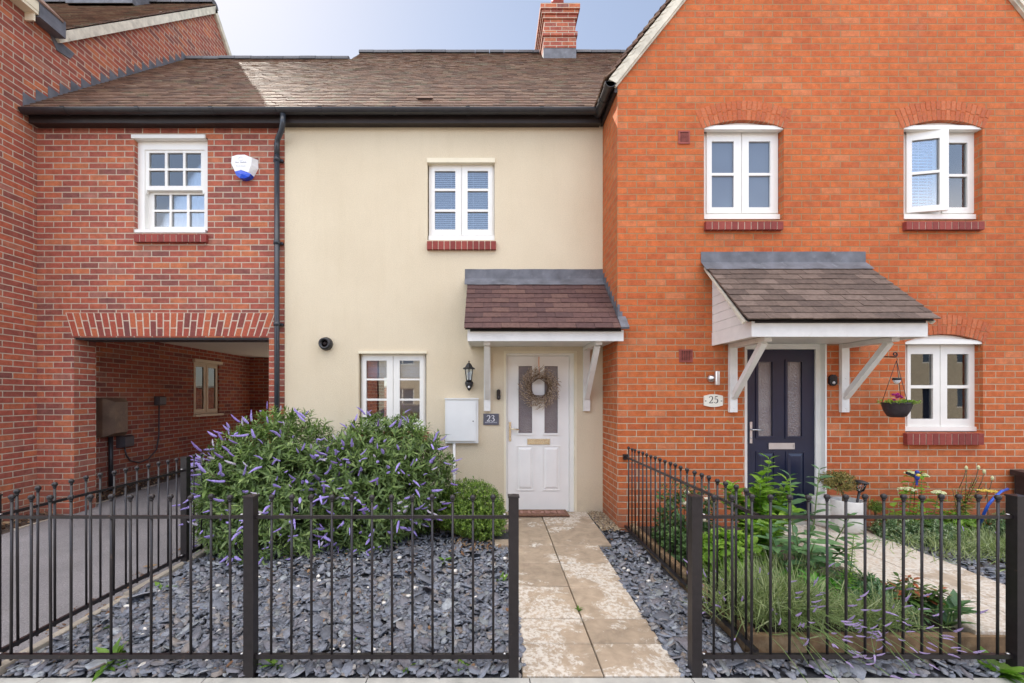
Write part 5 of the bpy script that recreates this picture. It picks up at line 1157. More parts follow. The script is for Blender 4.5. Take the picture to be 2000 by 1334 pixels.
rs_ = mound('round_shrub', 'small dense rounded green shrub between the hebe and the slab path', 'shrub', (-.235, 4.80, .27), (.43, .38, .345), 2300, 'box', .027, .012, 8, .045, seed=5, depth=(.88, 1.05), bump=.2, zmin=.04, stems=14)
fl_ = Leaves(); P, d = dome(16, (-.34, 4.7, .50), (.2, .14, .17), .4, seed=2); shoots(fl_, P + np.array([0, 0, .02]), d + np.array([0, 0, 1]), 7, .012, .008, .03, (.5, 1)); fl_.build('white_flowers', 'white_petal', rs_)
def blades(lv, base, n, spread, H, W, tilt, droop=.5, mean=(0, 0, 1)):
    b = np.array(base) + np.stack([rng.normal(0, spread[0], n), rng.normal(0, spread[1], n), np.zeros(n)], 1)
    d = unit(np.array(mean) + np.stack([rng.normal(0, tilt, n), rng.normal(0, tilt, n), rng.uniform(-.1, .3, n)], 1)); L = H * rng.uniform(.55, 1.1, n)
    lv.add(b, d, unit(rng.normal(0, .6, (n, 3)) + np.array([0, -.7, .7])), L, W * np.ones(n), droop * rng.uniform(.2, 1, n), .2)
def weed(label, x, y, s, n=9, mat='weed', z=None):
    z = zb_(x, y) + .02 if z is None else z; t = thing('weed', label, 'weed', (x, y, z)); lv = Leaves(); a = rng.uniform(0, 6.28, n)
    D = np.stack([np.cos(a), np.sin(a), rng.uniform(.3, 1.3, n)], 1); lv.add(np.tile([x, y, z], (n, 1)).astype(float), D, np.tile([0, 0, 1.], (n, 1)) + rng.normal(0, .2, (n, 3)), s * rng.uniform(.6, 1.1, n), s * .3, .35)
    m = n * 2; a = rng.uniform(0, 6.28, m); D = np.stack([np.cos(a), np.sin(a), rng.uniform(.1, .9, m)], 1); lv.add(np.tile([x, y, z], (m, 1)) + rng.normal(0, s * .12, (m, 3)) * np.array([1, 1, .2]), D, np.tile([0, 0, 1.], (m, 1)), s * .5 * rng.uniform(.5, 1.1, m), s * .16, .3)
    lv.build('leaves', mat, t); return t
def wp(px, py, zf=zb_):                                  # ground point of the bed seen at a photo pixel
    D = 2.6
    for _ in range(12): D = (EYE - zf(0, D)) * F / (py - CY)
    return PX(px, D), D
for label, px, py, s, n in (('large jagged dandelion weed at the foot of the front railing', 222, 1300, .17, 13), ('upright bright green weed beside the driveway kerb edging', 316, 1157, .12, 8), ('small green weed halfway along the driveway side of the bed', 219, 1232, .06, 6),
                            ('bright green weed at the base of the railing post in the middle of the bed', 541, 1308, .11, 10), ('sprawling green weed below the hebe in the middle of the bed', 868, 1100, .10, 9), ('small green weed beside a white pebble', 797, 1166, .06, 7), ('green weed close to the railing end post by the path', 983, 1140, .09, 9),
                            ('low green weed on the kerb near the end of the front railing', 905, 1316, .10, 9), ('tiny green seedling between two pickets near the kerb', 794, 1312, .07, 7), ('tiny green seedling on the slate near the middle of the bed', 690, 1262, .045, 6)):
    x, y = wp(px, py); weed(label, x, max(y, 2.42), s, n)
weed('leafy green weed at the post ending the railing by the lavender', PX(1950, 2.44), 2.44, .17, 12, z=.0)
weed('small green weed growing in the joint of the slab path', .652, 3.12, .045, 8, z=zp(3.1))
# --- planted bed
def spikes_on(parent, items, meshes):
    for p, d, s in items:
        o = bpy.data.objects.new('flower_spike', random.choice(meshes)); COL.objects.link(o); o.parent = parent; o.location = Vector(p) - parent.location; o.rotation_mode = 'QUATERNION'; o.rotation_quaternion = Vector(d).to_track_quat('Z', 'X'); o.scale = (s, s, s)
LSP = [spike_mesh('flower_spike', 'lavflower', .055, .0055, b) for b in (.008, -.012, .02)]
def lavender(label, c, sp, H, n, nst, slen, lean, z0=ZS, flowers=True):
    t = thing('lavender', label, 'lavender', (c[0], c[1], z0)); lv = Leaves(); blades(lv, (c[0], c[1], z0), n // 2, sp, H, .007, .5, .45); blades(lv, (c[0], c[1], z0 + .03), n, (sp[0] * 1.15, sp[1] * 1.15), H * .5, .008, .9, .3); blades(lv, (c[0], c[1], z0 + H * .35), n // 2, (sp[0] * 1.2, sp[1] * 1.2), H * .4, .007, 1.1, .4); lv.build('foliage', 'lavleaf', t)
    st = MB(); it = []
    for k in range(nst):
        b = Vector((c[0] + random.gauss(0, sp[0] * .8), c[1] + random.gauss(0, sp[1] * .6), z0 + .05)); d = Vector((random.gauss(lean[0], .5), random.gauss(lean[1], .35), random.uniform(.35, 1.0))).normalized(); L = slen * random.uniform(.6, 1.1)
        pts = [b + d * L * u + Vector((lean[0] * .12, lean[1] * .12, -.42 * L)) * u * u for u in (0, .35, .7, 1)]
        if pts[-1].z < .03: pts[-1].z = .03
        if pts[2].z < .04: pts[2].z = .04
        st.tube(pts, .0017, 4, cap=False); it.append((pts[-1], (pts[-1] - pts[-2]).normalized() + Vector((random.gauss(0, .2), 0, random.uniform(.1, 1.1))), random.uniform(.7, 1.2)))
    st.build('flower_stems', 'stem_green', t)
    if flowers: spikes_on(t, it, LSP)
    return t
lavender('large lavender with flower stalks trailing through the front railing', (1.86, 2.80, ZS), (.14, .09), .40, 950, 80, .62, (.12, -.62))
lavender('lavender trailing over the timber sleeper below the lupin', (2.42, 2.72, ZS), (.12, .05), .26, 420, 34, .50, (.1, -.6))
lavender('pale green lavender clump behind the large trailing lavender', (2.2, 3.22, ZS), (.11, .08), .34, 420, 10, .35, (-.3, -.2))
lavender('lavender against the timber edging leaning over the slate by the slab path', (1.74, 2.98, ZS), (.06, .14), .26, 160, 12, .36, (-.75, -.25))
lavender('lavender spreading over the slate beyond the pale slab path', (4.72, 3.98, ZS), (.34, .16), .27, 900, 12, .32, (.1, -.4))
# bright green shrub
def stem_plant(name, label, cat, stems, mat, L, W, pair, z0=ZS, whorl=2, droop=.3, stem_r=.005, smat='stem_green', ang=.95, lj=.2, smin=.3, top=.35):
    t = thing(name, label, cat, (stems[0][0][0], stems[0][0][1], z0)); lv = Leaves(); st = MB()
    for pts in stems:
        pts = [Vector(p) for p in pts]; seg = []
        for i in range(len(pts) - 1):
            for u in (0, .5): seg.append(pts[i].lerp(pts[i + 1], u))
        seg.append(pts[-1]); st.tube(seg, [stem_r * (1 - .6 * i / len(seg)) for i in range(len(seg))], 5)
        tot = sum((b - a).length for a, b in zip(seg, seg[1:])); n = max(2, int(tot / pair)); az = random.uniform(0, 3.14)
        for k in range(n + 1):
            u = smin + (1 - smin) * k / n; s = u * (len(seg) - 1); i = min(int(s), len(seg) - 2); p = seg[i].lerp(seg[i + 1], s - i); d = (seg[i + 1] - seg[i]).normalized(); az += math.pi / 2 + random.gauss(0, .2)
            for w in range(whorl):
                a = az + w * 2 * math.pi / whorl + random.gauss(0, .15); o = Vector((math.cos(a), math.sin(a), 0)); dd = (o * ang + d * (1.1 - ang + .35 * (k == n)) + Vector((0, 0, .12))).normalized(); sc = (1 - (1 - top) * max(0, (u - .55) / .45) ** 1.5) * random.uniform(1 - lj, 1 + lj)
                lv.add(np.array([p]), np.array([dd]), np.array([[0, 0, 1.0]]) + rng.normal(0, .12, (1, 3)), L * sc, W * sc, droop)
    st.build('stems', smat, t); lv.build('leaves', mat, t); return t
def fan(c, n, H, spread, lean=(0, 0)):
    out = []
    for k in range(n):
        a = random.uniform(0, 6.28); r = spread * random.uniform(.25, 1); b = (c[0] + random.uniform(-.03, .03), c[1] + random.uniform(-.03, .03), ZS - .02); h = H * random.uniform(.6, 1)
        out.append([b, (b[0] + r * math.cos(a) * .4 + lean[0] * .4, b[1] + r * math.sin(a) * .3, ZS + h * .55), (b[0] + r * math.cos(a) + lean[0], b[1] + r * math.sin(a) * .7, ZS + h)])
    return out
c = (2.50, 3.92)
sts = fan(c, 20, .70, .34) + [[(c[0], c[1], ZS), (c[0] + .03, c[1], .55), (PX(1503, 3.9), 3.9, PZ(898, 3.9))], [(c[0], c[1], ZS), (c[0] + .02, c[1], .5), (PX(1488, 3.9), 3.9, PZ(930, 3.9))]]
stem_plant('garden_shrub', 'bright green broad-leaved shrub standing in front of the navy door', 'shrub', sts, 'lime', .125, .088, .05, droop=.3, stem_r=.007, top=.8, smin=.25, ang=.75)
# tall grey-green shrub
def pp(px, py, D): return (PX(px, D), D, PZ(py, D))
base = (2.42, 3.34, ZS)
sts = [[base, pp(1548, 1030, 3.36), pp(1543, 930, 3.36)], [base, pp(1590, 1020, 3.34), pp(1600, 918, 3.34)], [base, pp(1560, 1080, 3.2), pp(1555, 1045, 3.1)], [base, pp(1640, 1080, 3.25), pp(1700, 1055, 3.1)], [base, pp(1520, 1080, 3.3), pp(1498, 1030, 3.2)], [base, pp(1580, 1090, 3.1), pp(1590, 1062, 3.0)], [base, pp(1630, 1060, 3.4), pp(1660, 1010, 3.35)], [base, pp(1600, 1080, 3.3), pp(1640, 1100, 2.9)]]
stem_plant('tall_shrub', 'tall grey-green shrub with long paired leaves in the middle of the bed', 'shrub', sts, 'greygreen', .19, .07, .095, droop=.22, stem_r=.0065, top=.45, smin=.25, ang=.9)
# lupin
def palmate(name, label, cat, heads, mat, L, W, z0=ZS, n=9):
    t = thing(name, label, cat, (heads[0][0], heads[0][1], z0)); lv = Leaves(); st = MB(); cx_ = sum(h[0] for h in heads) / len(heads); cy_ = sum(h[1] for h in heads) / len(heads)
    for x, y, z, s in heads:
        st.tube([(cx_ + (x - cx_) * .2, cy_ + (y - cy_) * .2, z0), ((x + cx_) / 2, (y + cy_) / 2, z * .6 + z0 * .4), (x, y, z)], .0028, 5); ax = unit(np.array([random.gauss(0, .35), random.gauss(-.3, .3), 1.0])); a0 = np.cross(ax, [0, 1, .1]); a0 = a0 / np.linalg.norm(a0); b0 = np.cross(ax, a0); off = random.uniform(0, 6)
        for k in range(n):
            a = off + 2 * math.pi * k / n; d = a0 * math.cos(a) + b0 * math.sin(a) + ax * .22; lv.add(np.array([[x, y, z]]), np.array([d]), ax[None], L * s * random.uniform(.85, 1.1), W * s, .22)
    st.build('stems', 'stem_green', t); lv.build('leaves', mat, t); return t
hd = [(*pp(px, py, D), s) for px, py, D, s in ((1588, 1132, 2.98, 1.1), (1622, 1163, 2.94, 1.0), (1660, 1150, 3.0, 1.0), (1640, 1175, 2.85, 1.0), (1690, 1168, 2.95, .9), (1715, 1215, 2.8, 1.0), (1675, 1205, 2.8, 1.0), (1705, 1195, 2.9, .9), (1735, 1235, 2.75, .9), (1610, 1150, 3.1, .9), (1655, 1130, 3.15, .8), (1690, 1230, 2.72, .9), (1770, 1225, 2.8, .9))]
palmate('lupin', 'fresh green lupin with fan-shaped leaves in front of the pale slab path', 'lupin', hd, 'lupin', .105, .026)
# yellow-green spike plant
sts = [[(PX(1652, 3.02), 3.04, ZS), pp(1662, 1110, 3.02), pp(1667, 1048, 3.02)]]
stem_plant('loosestrife', 'slender yellow-green flower spire beside the lupin', 'flower', sts, 'lime', .05, .016, .022, whorl=4, droop=.2, top=.4, smin=.15)
lvg = thing('grass_tuft', 'pale dry tuft of grass at the edge of the pale slab path', 'grass tuft', (*pp(1640, 1130, 3.15)[:2], ZS)); lv = Leaves(); blades(lv, (*pp(1638, 1130, 3.2)[:2], ZS), 150, (.05, .04), .21, .005, .4, .5); lv.build('blades', 'lavleaf', lvg)
stem_plant('rhododendron', 'low bronze-leaved rhododendron beside the pale slab path', 'shrub', fan((2.86, 2.86), 18, .22, .17), 'rhodo', .075, .028, .035, whorl=3, top=.8, smin=.35)
mound('ladys_mantle', 'low yellow-green leafy mound behind the railing beside the timber edging', 'plant', (1.92, 3.45, .26), (.27, .24, .24), 300, 'lime', .06, .055, 4, .03, seed=9, zmin=.13, stems=10)
stem_plant('garden_shrub', 'second bright green leafy shrub lower down between the navy door and the lavender', 'shrub', fan((2.32, 3.62), 14, .42, .24), 'lime', .10, .07, .05, droop=.3, stem_r=.005, top=.8, smin=.25, ang=.75)
mound('ground_cover', 'low dark green leafy plant near the brick wall end of the railing', 'plant', (1.82, 4.1, .19), (.2, .4, .16), 260, 'roseleaf', .045, .03, 4, .03, seed=12, zmin=.12, stems=6)
stem_plant('broad_leaved_plant', 'plant with a few broad upright leaves at the end of the timber sleeper', 'plant', fan((2.92, 2.72), 4, .12, .08), 'greygreen', .16, .06, .06, droop=.25, top=.9, smin=.1, ang=.6)
mound('ground_cover', 'dark leafy ground cover between the lupin and the pale slab path', 'plant', (2.72, 3.0, .17), (.22, .3, .13), 200, 'greygreen', .05, .028, 4, .03, seed=41, zmin=.11, stems=5)
mound('ground_cover', 'low green leaves filling the bed behind the trailing lavender', 'plant', (2.25, 3.1, .18), (.3, .22, .14), 220, 'lupin', .05, .026, 4, .03, seed=42, zmin=.11, stems=5)
# rose
ros = mound('rose_bush', 'rose bush with pale cream blooms against the orange brick wall', 'rose', (2.00, 4.30, .40), (.34, .24, .32), 330, 'roseleaf', .05, .03, 4, .06, seed=14, depth=(.5, 1.05), bump=.25, stems=20, layers=1)
def bloom(c, r, mat, parent, n=14):
    lv = Leaves(); a = rng.uniform(0, 6.28, n); tl = rng.uniform(.2, 1.2, n); D = np.stack([np.cos(a), np.sin(a) - .4, tl], 1); lv.add(np.tile(c, (n, 1)).astype(float), D, np.tile([0, -.3, 1.], (n, 1)), r, r * .9, -.3); return lv.build('bloom', mat, parent)
for px, py, D in ((1342, 966, 4.25), (1379, 979, 4.2), (1338, 988, 4.15), (1376, 1020, 4.1)): bloom(pp(px, py, D), .045, 'white_petal', ros)
# pots and topiary
def pot(label, px, py, D, r, h):
    x, y = PX(px, D), D; z = zq(y) + .004; t = thing('planter', label, 'planter', (x, y, z)); MB().lathe([(r * .72, z), (r * .86, z + .02), (r * .97, z + h * .3), (r, z + h * .7), (r, z + h - .01), (r * .985, z + h), (r * .9, z + h), (r * .88, z + h - .05)], (x, y, 0), 30).build('bowl', 'pot_white', t)
    MB().lathe([(r * .885, z + h - .06), (.01, z + h - .045)], (x, y, 0), 20).build('compost', 'soil', t); return x, y, z
x, y, z = pot('large pale stone planter holding the clipped ball tree', 1656, 1000, 4.50, .150, .33)
pot('pale stone planter partly hidden behind the larger one, beside the navy door', 1612, 1000, 4.68, .125, .31)
def ball_tree(name, label, c, r, base, n, mat, L):
    t = thing(name, label, 'topiary', base); lv = Leaves(); P, d = dome(n, c, r, c[2] - r[2], depth=(.72, 1.1), seed=4, bump=.2); shoots(lv, P, unit(d + rng.normal(0, .4, P.shape)), 7, L, L * .3, .05, (.4, 1.0), .1); lv.build('foliage', mat, t)
    st = MB(); st.tube([base, ((base[0] + c[0]) / 2 + .012, base[1], (base[2] + c[2]) / 2), (c[0], c[1], c[2] - r[2] * .3)], [.012, .010, .008], 7)
    for k in range(16): st.tube([(c[0], c[1], c[2] - r[2] * .5), Vector(P[random.randrange(len(P))])], [.005, .0015], 4)
    st.build('trunk', 'stem', t); return t
ball_tree('ball_tree', 'golden ball-shaped conifer on a bare trunk in the large planter', (PX(1640, 4.52), 4.55, PZ(942, 4.52)), (.145, .14, .125), (x - .05, y, z + .28), 330, 'conifer', .034)
ball_tree('ball_tree', 'tiny ball-shaped shrub on a thin trunk beside the large planter', (PX(1712, 4.6), 4.62, PZ(990, 4.6)), (.068, .07, .075), (PX(1708, 4.62), 4.62, ZS), 130, 'box', .025)
# solar stake lantern
sl = thing('solar_lantern', 'black solar stake lantern leaning in the large planter', 'lantern', (x + .1, y, z + .3)); A, B = Vector(pp(1672, 990, 4.45)), Vector(pp(1684, 938, 4.42)); dv = (B - A).normalized()
def lth(prof, o, d, seg=12):
    m = MB(); m.lathe(prof, (0, 0, 0), seg); q_ = Vector((0, 0, 1)).rotation_difference(d); m.v = [tuple(Vector(o) + q_ @ Vector(v)) for v in m.v]; return m
MB().tube([A - dv * .12, A + dv * .17], [.008, .013], 8).build('stake', 'iron_dull', sl)
lth([(.012, .16), (.03, .175), (.034, .18)], A, dv).build('holder', 'iron_dull', sl); lth([(.032, .182), (.042, .26)], A, dv).build('glass', 'lantern_glass', sl); lth([(.062, .262), (.06, .275), (.03, .285), (.004, .288)], A, dv).build('cap', 'iron_dull', sl)
cg = MB(); q_ = Vector((0, 0, 1)).rotation_difference(dv)
for k in range(6): a = k * math.pi / 3; cg.tube([A + q_ @ Vector((.033 * math.cos(a), .033 * math.sin(a), .18)), A + q_ @ Vector((.043 * math.cos(a), .043 * math.sin(a), .262))], .003, 4)
cg.build('cage', 'iron_dull', sl)
# hydrangea, lily, yarrow
hy = stem_plant('hydrangea', 'broad-leaved hydrangea with pale green flower heads under the lower arched window', 'hydrangea', [[(4.5, 4.58, ZS), pp(a, b, D), pp(e, f, D)] for a, b, D, e, f in ((1765, 1000, 4.5, 1770, 962), (1800, 990, 4.55, 1800, 935), (1825, 1000, 4.45, 1832, 968), (1750, 1015, 4.45, 1745, 990), (1790, 1010, 4.35, 1795, 985), (1810, 1015, 4.4, 1850, 1000), (1780, 960, 4.6, 1790, 925))], 'lime', .13, .09, .10, droop=.3, top=.7, smin=.2)
for px, py, D, r in ((1772, 957, 4.45, .085), (1833, 963, 4.4, .062), (1778, 925, 4.6, .055), (1806, 930, 4.6, .04)):
    c = pp(px, py, D); m = MB()
    for k in range(46):
        a, rr_ = random.uniform(0, 6.28), r * math.sqrt(random.random()); m.ball((c[0] + rr_ * math.cos(a), c[1] + rr_ * math.sin(a) * .8, c[2] + .02 * (1 - (rr_ / r) ** 2) + random.uniform(-.004, .004)), random.uniform(.007, .012), 6, 4)
    m.build('flower_head', 'cream_flower', hy)
li = stem_plant('lily', 'tall narrow-leaved lily with pale green buds under the lower arched window', 'lily', [[(5.02, 4.6, ZS), pp(1885, 985, 4.55), pp(e, f, 4.5)] for e, f in ((1888, 918), (1900, 935), (1912, 930), (1925, 945), (1870, 960))] + [[(4.98, 4.5, ZS), pp(1870, 1000, 4.45), pp(e, f, 4.4)] for e, f in ((1860, 955), (1905, 965), (1880, 950), (1895, 985))], 'box', .085, .018, .03, whorl=2, droop=.3, smat='stem', top=.5, smin=.25)
for px, py in ((1887, 914), (1911, 913), (1922, 921), (1938, 934)): MB().ball(pp(px, py, 4.5), .017, 8, 6, sc=(.8, .8, 1.5)).build('bud', 'lime' if False else 'cream_flower', li)
st = MB(); 
for px, py in ((1887, 916), (1911, 915), (1922, 923), (1938, 936)): st.tube([pp(px - 14, py + 38, 4.5), pp(px - 4, py + 16, 4.5), pp(px, py, 4.5)], .004, 5)
st.build('bud_stalks', 'stem', li)
c = pp(1928, 960, 4.4); ya = thing('yarrow', 'flat yellow flower head beside the blue hose', 'flower', (c[0], c[1], ZS)); m = MB()
for k in range(70):
    a, rr_ = random.uniform(0, 6.28), .072 * math.sqrt(random.random()); m.ball((c[0] + rr_ * math.cos(a), c[1] + rr_ * math.sin(a), c[2] + random.uniform(-.004, .004) + .008), .008, 6, 4)
m.build('flower_head', 'yellow_flower', ya); MB().tube([(c[0], c[1], ZS), (c[0] + .01, c[1], (c[2] + ZS) / 2), (c[0], c[1], c[2])], .0045, 5).build('stem', 'stem', ya)
bd = thing('bird_ornament', 'small blue and yellow bird ornament on a stick above the hydrangea', 'ornament', (*pp(1790, 935, 4.4)[:2], ZS)); c = pp(1791, 931, 4.4)
m = MB().ball(c, .03, 10, 7, sc=(.75, .8, 1.35)); m.ball((c[0] - .004, c[1] - .005, c[2] + .048), .02, 10, 6); m.prism([(c[0] - .012, c[1], c[2] - .03), (c[0] + .012, c[1], c[2] - .03), (c[0] + .02, c[1] + .01, c[2] - .095), (c[0] + .002, c[1] + .01, c[2] - .09)], (0, .006, 0)); m.build('body', 'bird_blue', bd)
m = MB()
for sx in (-1, 1): m.add([(c[0] + sx * .018, c[1] + .002, c[2] + .022), (c[0] + sx * .085, c[1] + .03, c[2] + .05), (c[0] + sx * .075, c[1] + .035, c[2] + .02), (c[0] + sx * .02, c[1] + .006, c[2] - .01), (c[0] + sx * .018, c[1] + .010, c[2] + .022), (c[0] + sx * .085, c[1] + .036, c[2] + .05), (c[0] + sx * .075, c[1] + .041, c[2] + .02), (c[0] + sx * .02, c[1] + .014, c[2] - .01)], [(0, 1, 2, 3), (4, 7, 6, 5), (0, 4, 5, 1), (1, 5, 6, 2), (2, 6, 7, 3)])
m.build('wings', 'iron_dull', bd); MB().ball((c[0], c[1] - .012, c[2] + .018), .022, 9, 6, sc=(1, .8, .8)).build('breast', 'bird_yellow', bd)
MB().tube([(c[0] + .05, c[1] + .1, ZS), (c[0] + .02, c[1] + .04, c[2] - .12), (c[0], c[1], c[2] - .03)], .003, 5).build('stick', 'iron_dull', bd)
for i, (x0, lab) in enumerate(((4.14, 'low variegated hedge plant nearest the pale slab path'), (4.42, 'low variegated hedge plant in the middle of the border'))):
    mound('variegated_shrub', lab, 'shrub', (x0, 4.32 - .1 * i, .20), (.22, .2, .18), 420, 'variegated', .026, .016, 5, .03, seed=20 + i, zmin=.12, stems=5)
mound('leafy_plant', 'low bright green plant at the foot of the hydrangea', 'plant', (4.85, 4.45, .22), (.28, .15, .16), 150, 'lime', .06, .035, 4, .04, seed=31, zmin=.12, stems=5)
mound('variegated_shrub', 'pale variegated shrub beside the storage box', 'shrub', (5.22, 4.25, .24), (.24, .16, .2), 300, 'variegated', .04, .02, 5, .03, seed=33, zmin=.12, stems=5)
# basket flowers
bf = thing('basket_flowers', 'magenta flowers and green leaves growing in the hanging basket', 'flowers', (PX(1751, 4.6), 4.6, PZ(787, 4.6))); lv = Leaves(); P = np.array([[PX(1751, 4.6) + random.uniform(-.15, .15), 4.6 + random.uniform(-.13, .1), PZ(787, 4.6) - .01] for _ in range(60)]); shoots(lv, P + np.array([0, 0, .03]), np.tile([0, -.2, 1.], (60, 1)) + rng.normal(0, .5, (60, 3)), 5, .035, .02, .03); lv.build('leaves', 'lime', bf)
for px, py in ((1753, 772), (1757, 776), (1749, 774), (1761, 778), (1752, 778), (1744, 773), (1746, 783)): bloom(pp(px, py, 4.54), .028, 'pink_flower', bf, 12)
# wreath
c = np.array(pp(1053, 757, 5.47)); wt = thing('door_wreath', 'dried flower wreath hanging on the white door by a pink ribbon', 'wreath', tuple(c)); n = 620
lv = Leaves(); a = rng.uniform(0, 6.28, n); rr_ = .115 + .13 * rng.uniform(0, 1, n) ** 1.1; P = c + np.stack([rr_ * np.cos(a), rng.uniform(-.045, .03, n), rr_ * np.sin(a)], 1)
rad = np.stack([np.cos(a), np.zeros(n), np.sin(a)], 1); tan = np.stack([np.sin(a), np.zeros(n), -np.cos(a)], 1); D_ = rad * rng.uniform(.2, 1.0, n)[:, None] + tan * .9 + np.stack([np.zeros(n), rng.uniform(-.5, .1, n), np.zeros(n)], 1); D_ = unit(D_ + rng.normal(0, .15, (n, 3)))
for k in range(5): lv.add(P + D_ * .012 * k, unit(D_ + rng.normal(0, .35, (n, 3))), rand_dir(n), .019, .0075, .1, .5)
lv.build('dried_flowers', 'wreath', wt)
tw = MB()
for k in range(7):
    r0 = .108 + .009 * k; tw.tube([c + np.array([(r0 + .006 * math.sin(5 * t + k)) * math.cos(t), .012 * math.sin(3 * t + k), (r0 + .006 * math.sin(5 * t + k)) * math.sin(t)]) for t in np.linspace(0, 2 * math.pi, 36)], .005, 5)
for k in range(160):
    i = random.randrange(n); tw.tube([P[i] - D_[i] * .03, P[i] + D_[i] * .05], .0012, 3, cap=False)
tw.build('twig_ring', 'twig', wt)
rb = MB(); xz = [(c[0] + .004 * math.sin(6 * t), c[1] + .008, c[2] + .11 + t * (PZ(697, 5.5) - c[2] - .11)) for t in np.linspace(0, 1, 9)]
for (p, q_) in zip(xz, xz[1:]): rb.bar(p, q_, .017, .002, up=(0, 1, 0))
rb.build('ribbon', 'ribbon', wt)
# ================================================================ street behind the camera (seen in the window panes)
def street_house(x0, x1, label, mat):
    y0, y1 = -14.2, -21.5; t = thing('street_house', label, 'house', ((x0 + x1) / 2, y0, 0), 'brick houses across the street')
    wn = [(x0 + (x1 - x0) * a, x0 + (x1 - x0) * b, z, z + 1.15) for z in (.95, 3.5) for a, b in ((.10, .30), (.70, .90))] + [(x0 + (x1 - x0) * .42, x0 + (x1 - x0) * .58, 3.5, 4.65)]
    dh = (x0 + (x1 - x0) * .42, x0 + (x1 - x0) * .58, -.1, 2.05)
    m = panel(MB(), x0, x1, -.3, 5.2, wn + [dh], y0, y0 - .25, FY, outer=False); m.box(x0, x0 + .2, y1, y0 - .251, -.3, 5.2); m.box(x1 - .2, x1, y1, y0 - .251, -.3, 5.2); m.build('wall', mat, t, uv=True)
    m = MB(); ym = (y0 + y1) / 2; m.prism([(x0 - .1, y0 + .3, 5.0), (x0 - .1, ym, 8.3), (x0 - .1, y1, 5.0)], (x1 - x0 + .2, 0, 0)); m.build('roof', 'tile', t)
    for a, b, c_, d in wn:
        w = panel(MB(), a, b, c_, d, [(a + .07, (a + b) / 2 - .04, c_ + .07, d - .07), ((a + b) / 2 + .04, b - .07, c_ + .07, d - .07)], y0 - .06, y0 - .13, FY).build('window', 'upvc', t); MB().box(a + .05, b - .05, y0 - .12, y0 - .11, c_ + .05, d - .05).build('pane', 'satin', w)
    dr = MB().box(dh[0], dh[1], y0 - .15, y0 - .1, -.1, dh[3]); dr.build('door', 'door_navy', t); g_ = half_pipe(MB(), (x0, y0 + .3, 5.02), (x1, y0 + .3, 5.02), .06); g_.build('gutter', 'black_plastic', t); return t
street_house(-13.5, -6.7, 'red brick house across the street mirrored in the cream house windows', 'brick_red')
street_house(-6.6, .4, 'buff rendered house with navy door mirrored beside the hebe', 'buff_render')
street_house(.5, 7.4, 'red brick house mirrored in the navy door glazing', 'brick_red')
street_house(7.5, 14.5, 'orange brick house mirrored at the edge of the navy door', 'brick_orange')
street_house(14.6, 21.6, 'red brick house mirrored between two buff neighbours', 'brick_red')
street_house(21.7, 28.7, 'buff rendered house mirrored in the lower arched window', 'buff_render')
def car(label, x0, y0):
    t = thing('parked_car', label, 'car', (x0, y0, -.14)); z = -.14
    prof = [(-2.1, .3), (2.1, .3), (2.12, .62), (1.95, .82), (1.1, .92), (.55, 1.38), (-.95, 1.43), (-1.7, .98), (-2.1, .85)]
    MB().prism([(x0 + a, y0 - .85, z + b) for a, b in prof], (0, 1.7, 0)).build('body', 'car_paint', t)
    MB().prism([(x0 + a, y0 - .86, z + b) for a, b in ((1.0, .95), (.52, 1.32), (-.9, 1.37), (-1.45, .98))], (0, 1.72, 0)).build('side_window', 'satin', t)
    for a in (-1.3, 1.3):
        for s in (-.75, .75): MB().lathe([(.20, -.1), (.31, -.09), (.31, .09), (.20, .1)], (x0 + a, y0 + s, z + .31), 18, 'Y').build('wheel', 'tyre', t)
car('silver grey hatchback parked across the street, mirrored in the lower cream house window', -3.2, -7.5)
# ================================================================ daylight
SUN = Vector((-1.0, 1.214, 1.566)).normalized()
el = math.asin(SUN.z); azm = math.atan2(SUN.x, SUN.y)
w = bpy.data.worlds.new('World'); S.world = w; w.use_nodes = True; nt = w.node_tree; bg = nt.nodes['Background']
sky = nt.nodes.new('ShaderNodeTexSky'); sky.sky_type = 'NISHITA'; sky.sun_disc = False; sky.sun_elevation = el; sky.sun_rotation = azm; sky.air_density = 1.0; sky.dust_density = 0.6; sky.ozone_density = 1.5
# the sky texture, softened towards the sun, with gain and broken cloud added behind the camera and overhead as fill light
def wn(typ, **kw):
    nd = nt.nodes.new(typ)
    for k, v in kw.items(): setattr(nd, k, v)
    return nd
def wl(v, sock): nt.links.new(v, sock) if isinstance(v, bpy.types.NodeSocket) else setattr(sock, 'default_value', v)
def wmath(op, a, b=0.0):
    nd = wn('ShaderNodeMath', operation=op); wl(a, nd.inputs[0]); wl(b, nd.inputs[1]); return nd.outputs[0]
def wmap(v, a, b, c, d):
    nd = wn('ShaderNodeMapRange', interpolation_type='SMOOTHSTEP'); wl(v, nd.inputs[0])
    for i, q_ in enumerate((a, b, c, d)): nd.inputs[i + 1].default_value = q_
    return nd.outputs[0]
def wmix(f, a, b):
    nd = wn('ShaderNodeMix', data_type='RGBA'); wl(f, nd.inputs[0]); wl(a, nd.inputs[6]); wl(b, nd.inputs[7]); return nd.outputs[2]
def wscale(c, f):
    nd = wn('ShaderNodeVectorMath', operation='SCALE'); wl(c, nd.inputs[0]); wl(f, nd.inputs['Scale']); return nd.outputs[0]
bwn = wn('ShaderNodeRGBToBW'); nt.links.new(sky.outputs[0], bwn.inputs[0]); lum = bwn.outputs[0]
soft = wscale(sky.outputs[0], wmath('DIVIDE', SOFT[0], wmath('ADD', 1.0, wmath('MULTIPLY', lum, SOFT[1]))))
bw2 = wn('ShaderNodeRGBToBW'); nt.links.new(soft, bw2.inputs[0]); hz = wn('ShaderNodeCombineColor')
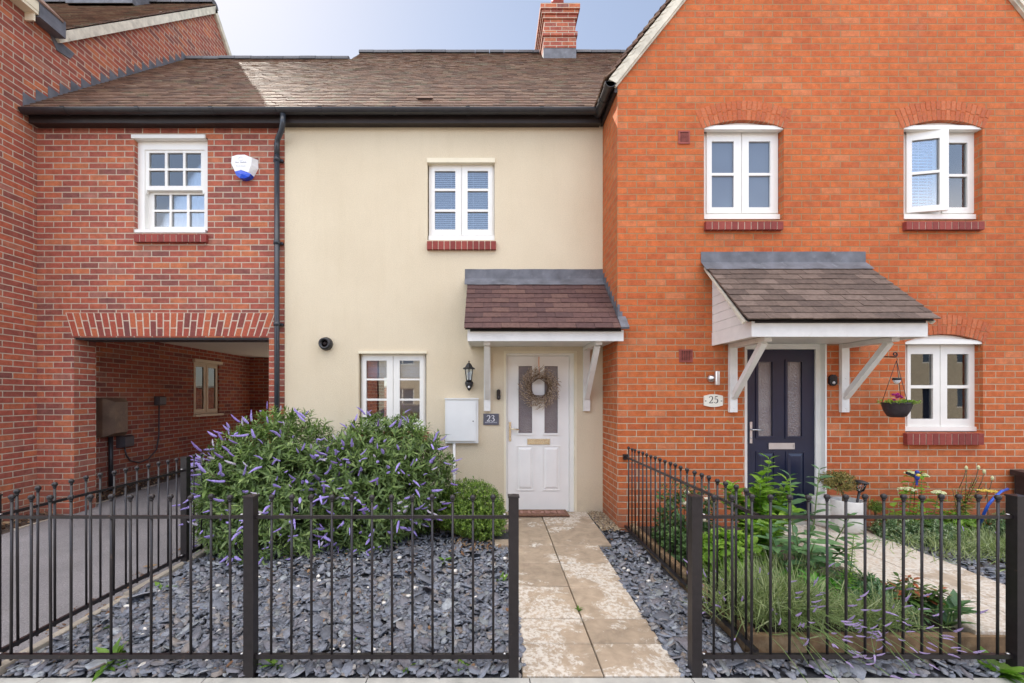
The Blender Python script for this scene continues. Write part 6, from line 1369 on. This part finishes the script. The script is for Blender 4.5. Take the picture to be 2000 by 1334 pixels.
for i, k_ in enumerate((1.0, 1.0, 1.03)): nt.links.new(wmath('MULTIPLY', bw2.outputs[0], k_), hz.inputs[i])
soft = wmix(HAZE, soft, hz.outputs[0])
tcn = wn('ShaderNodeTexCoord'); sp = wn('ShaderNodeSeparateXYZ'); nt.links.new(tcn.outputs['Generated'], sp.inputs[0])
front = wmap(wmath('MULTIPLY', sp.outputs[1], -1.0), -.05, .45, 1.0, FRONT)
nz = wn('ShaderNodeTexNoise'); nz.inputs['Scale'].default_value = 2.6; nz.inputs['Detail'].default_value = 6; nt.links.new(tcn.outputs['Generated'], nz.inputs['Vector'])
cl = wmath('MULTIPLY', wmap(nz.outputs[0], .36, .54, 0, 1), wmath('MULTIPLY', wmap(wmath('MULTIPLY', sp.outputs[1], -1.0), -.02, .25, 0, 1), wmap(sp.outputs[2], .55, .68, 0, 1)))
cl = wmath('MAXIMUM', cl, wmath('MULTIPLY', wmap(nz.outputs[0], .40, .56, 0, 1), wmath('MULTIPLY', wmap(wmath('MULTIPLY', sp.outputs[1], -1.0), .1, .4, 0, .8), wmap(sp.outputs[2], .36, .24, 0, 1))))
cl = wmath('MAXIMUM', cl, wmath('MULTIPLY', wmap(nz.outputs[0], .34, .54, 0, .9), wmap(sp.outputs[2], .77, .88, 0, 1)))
fin = wmix(cl, wscale(soft, front), FILL_CLOUD)
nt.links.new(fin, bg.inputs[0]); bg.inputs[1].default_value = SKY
ld = bpy.data.lights.new('sun', 'SUN'); ld.energy = SUNE; ld.angle = math.radians(.55); ld.color = (1.0, .93, .82)
so = bpy.data.objects.new('sun', ld); COL.objects.link(so); so.rotation_mode = 'QUATERNION'; so.rotation_quaternion = SUN.to_track_quat('Z', 'Y'); so.location = SUN * 60
# ================================================================ camera
cd = bpy.data.cameras.new('camera'); cam = bpy.data.objects.new('camera', cd); COL.objects.link(cam); S.camera = cam
cd.sensor_width = 36; cd.lens = 36 * F / 2000; cd.shift_x = (1000 - CX) / 2000; cd.shift_y = (CY - 667) / 2000; cd.clip_start = .05; cd.clip_end = 600
cam.location = (0, 0, EYE); cam.rotation_euler = (math.pi / 2, 0, 0)
S.view_settings.view_transform = 'Standard'; S.view_settings.look = 'None'; S.view_settings.gamma = 1; S.view_settings.use_curve_mapping = False; S.view_settings.exposure = EXPO
S.cycles.max_bounces = 8; S.cycles.diffuse_bounces = 5; S.cycles.glossy_bounces = 4; S.cycles.transparent_max_bounces = 12; S.cycles.transmission_bounces = 4
S.cycles.use_denoising = True; S.cycles.caustics_reflective = False; S.cycles.caustics_refractive = False; S.cycles.sample_clamp_indirect = 8
bpy.context.view_layer.update()
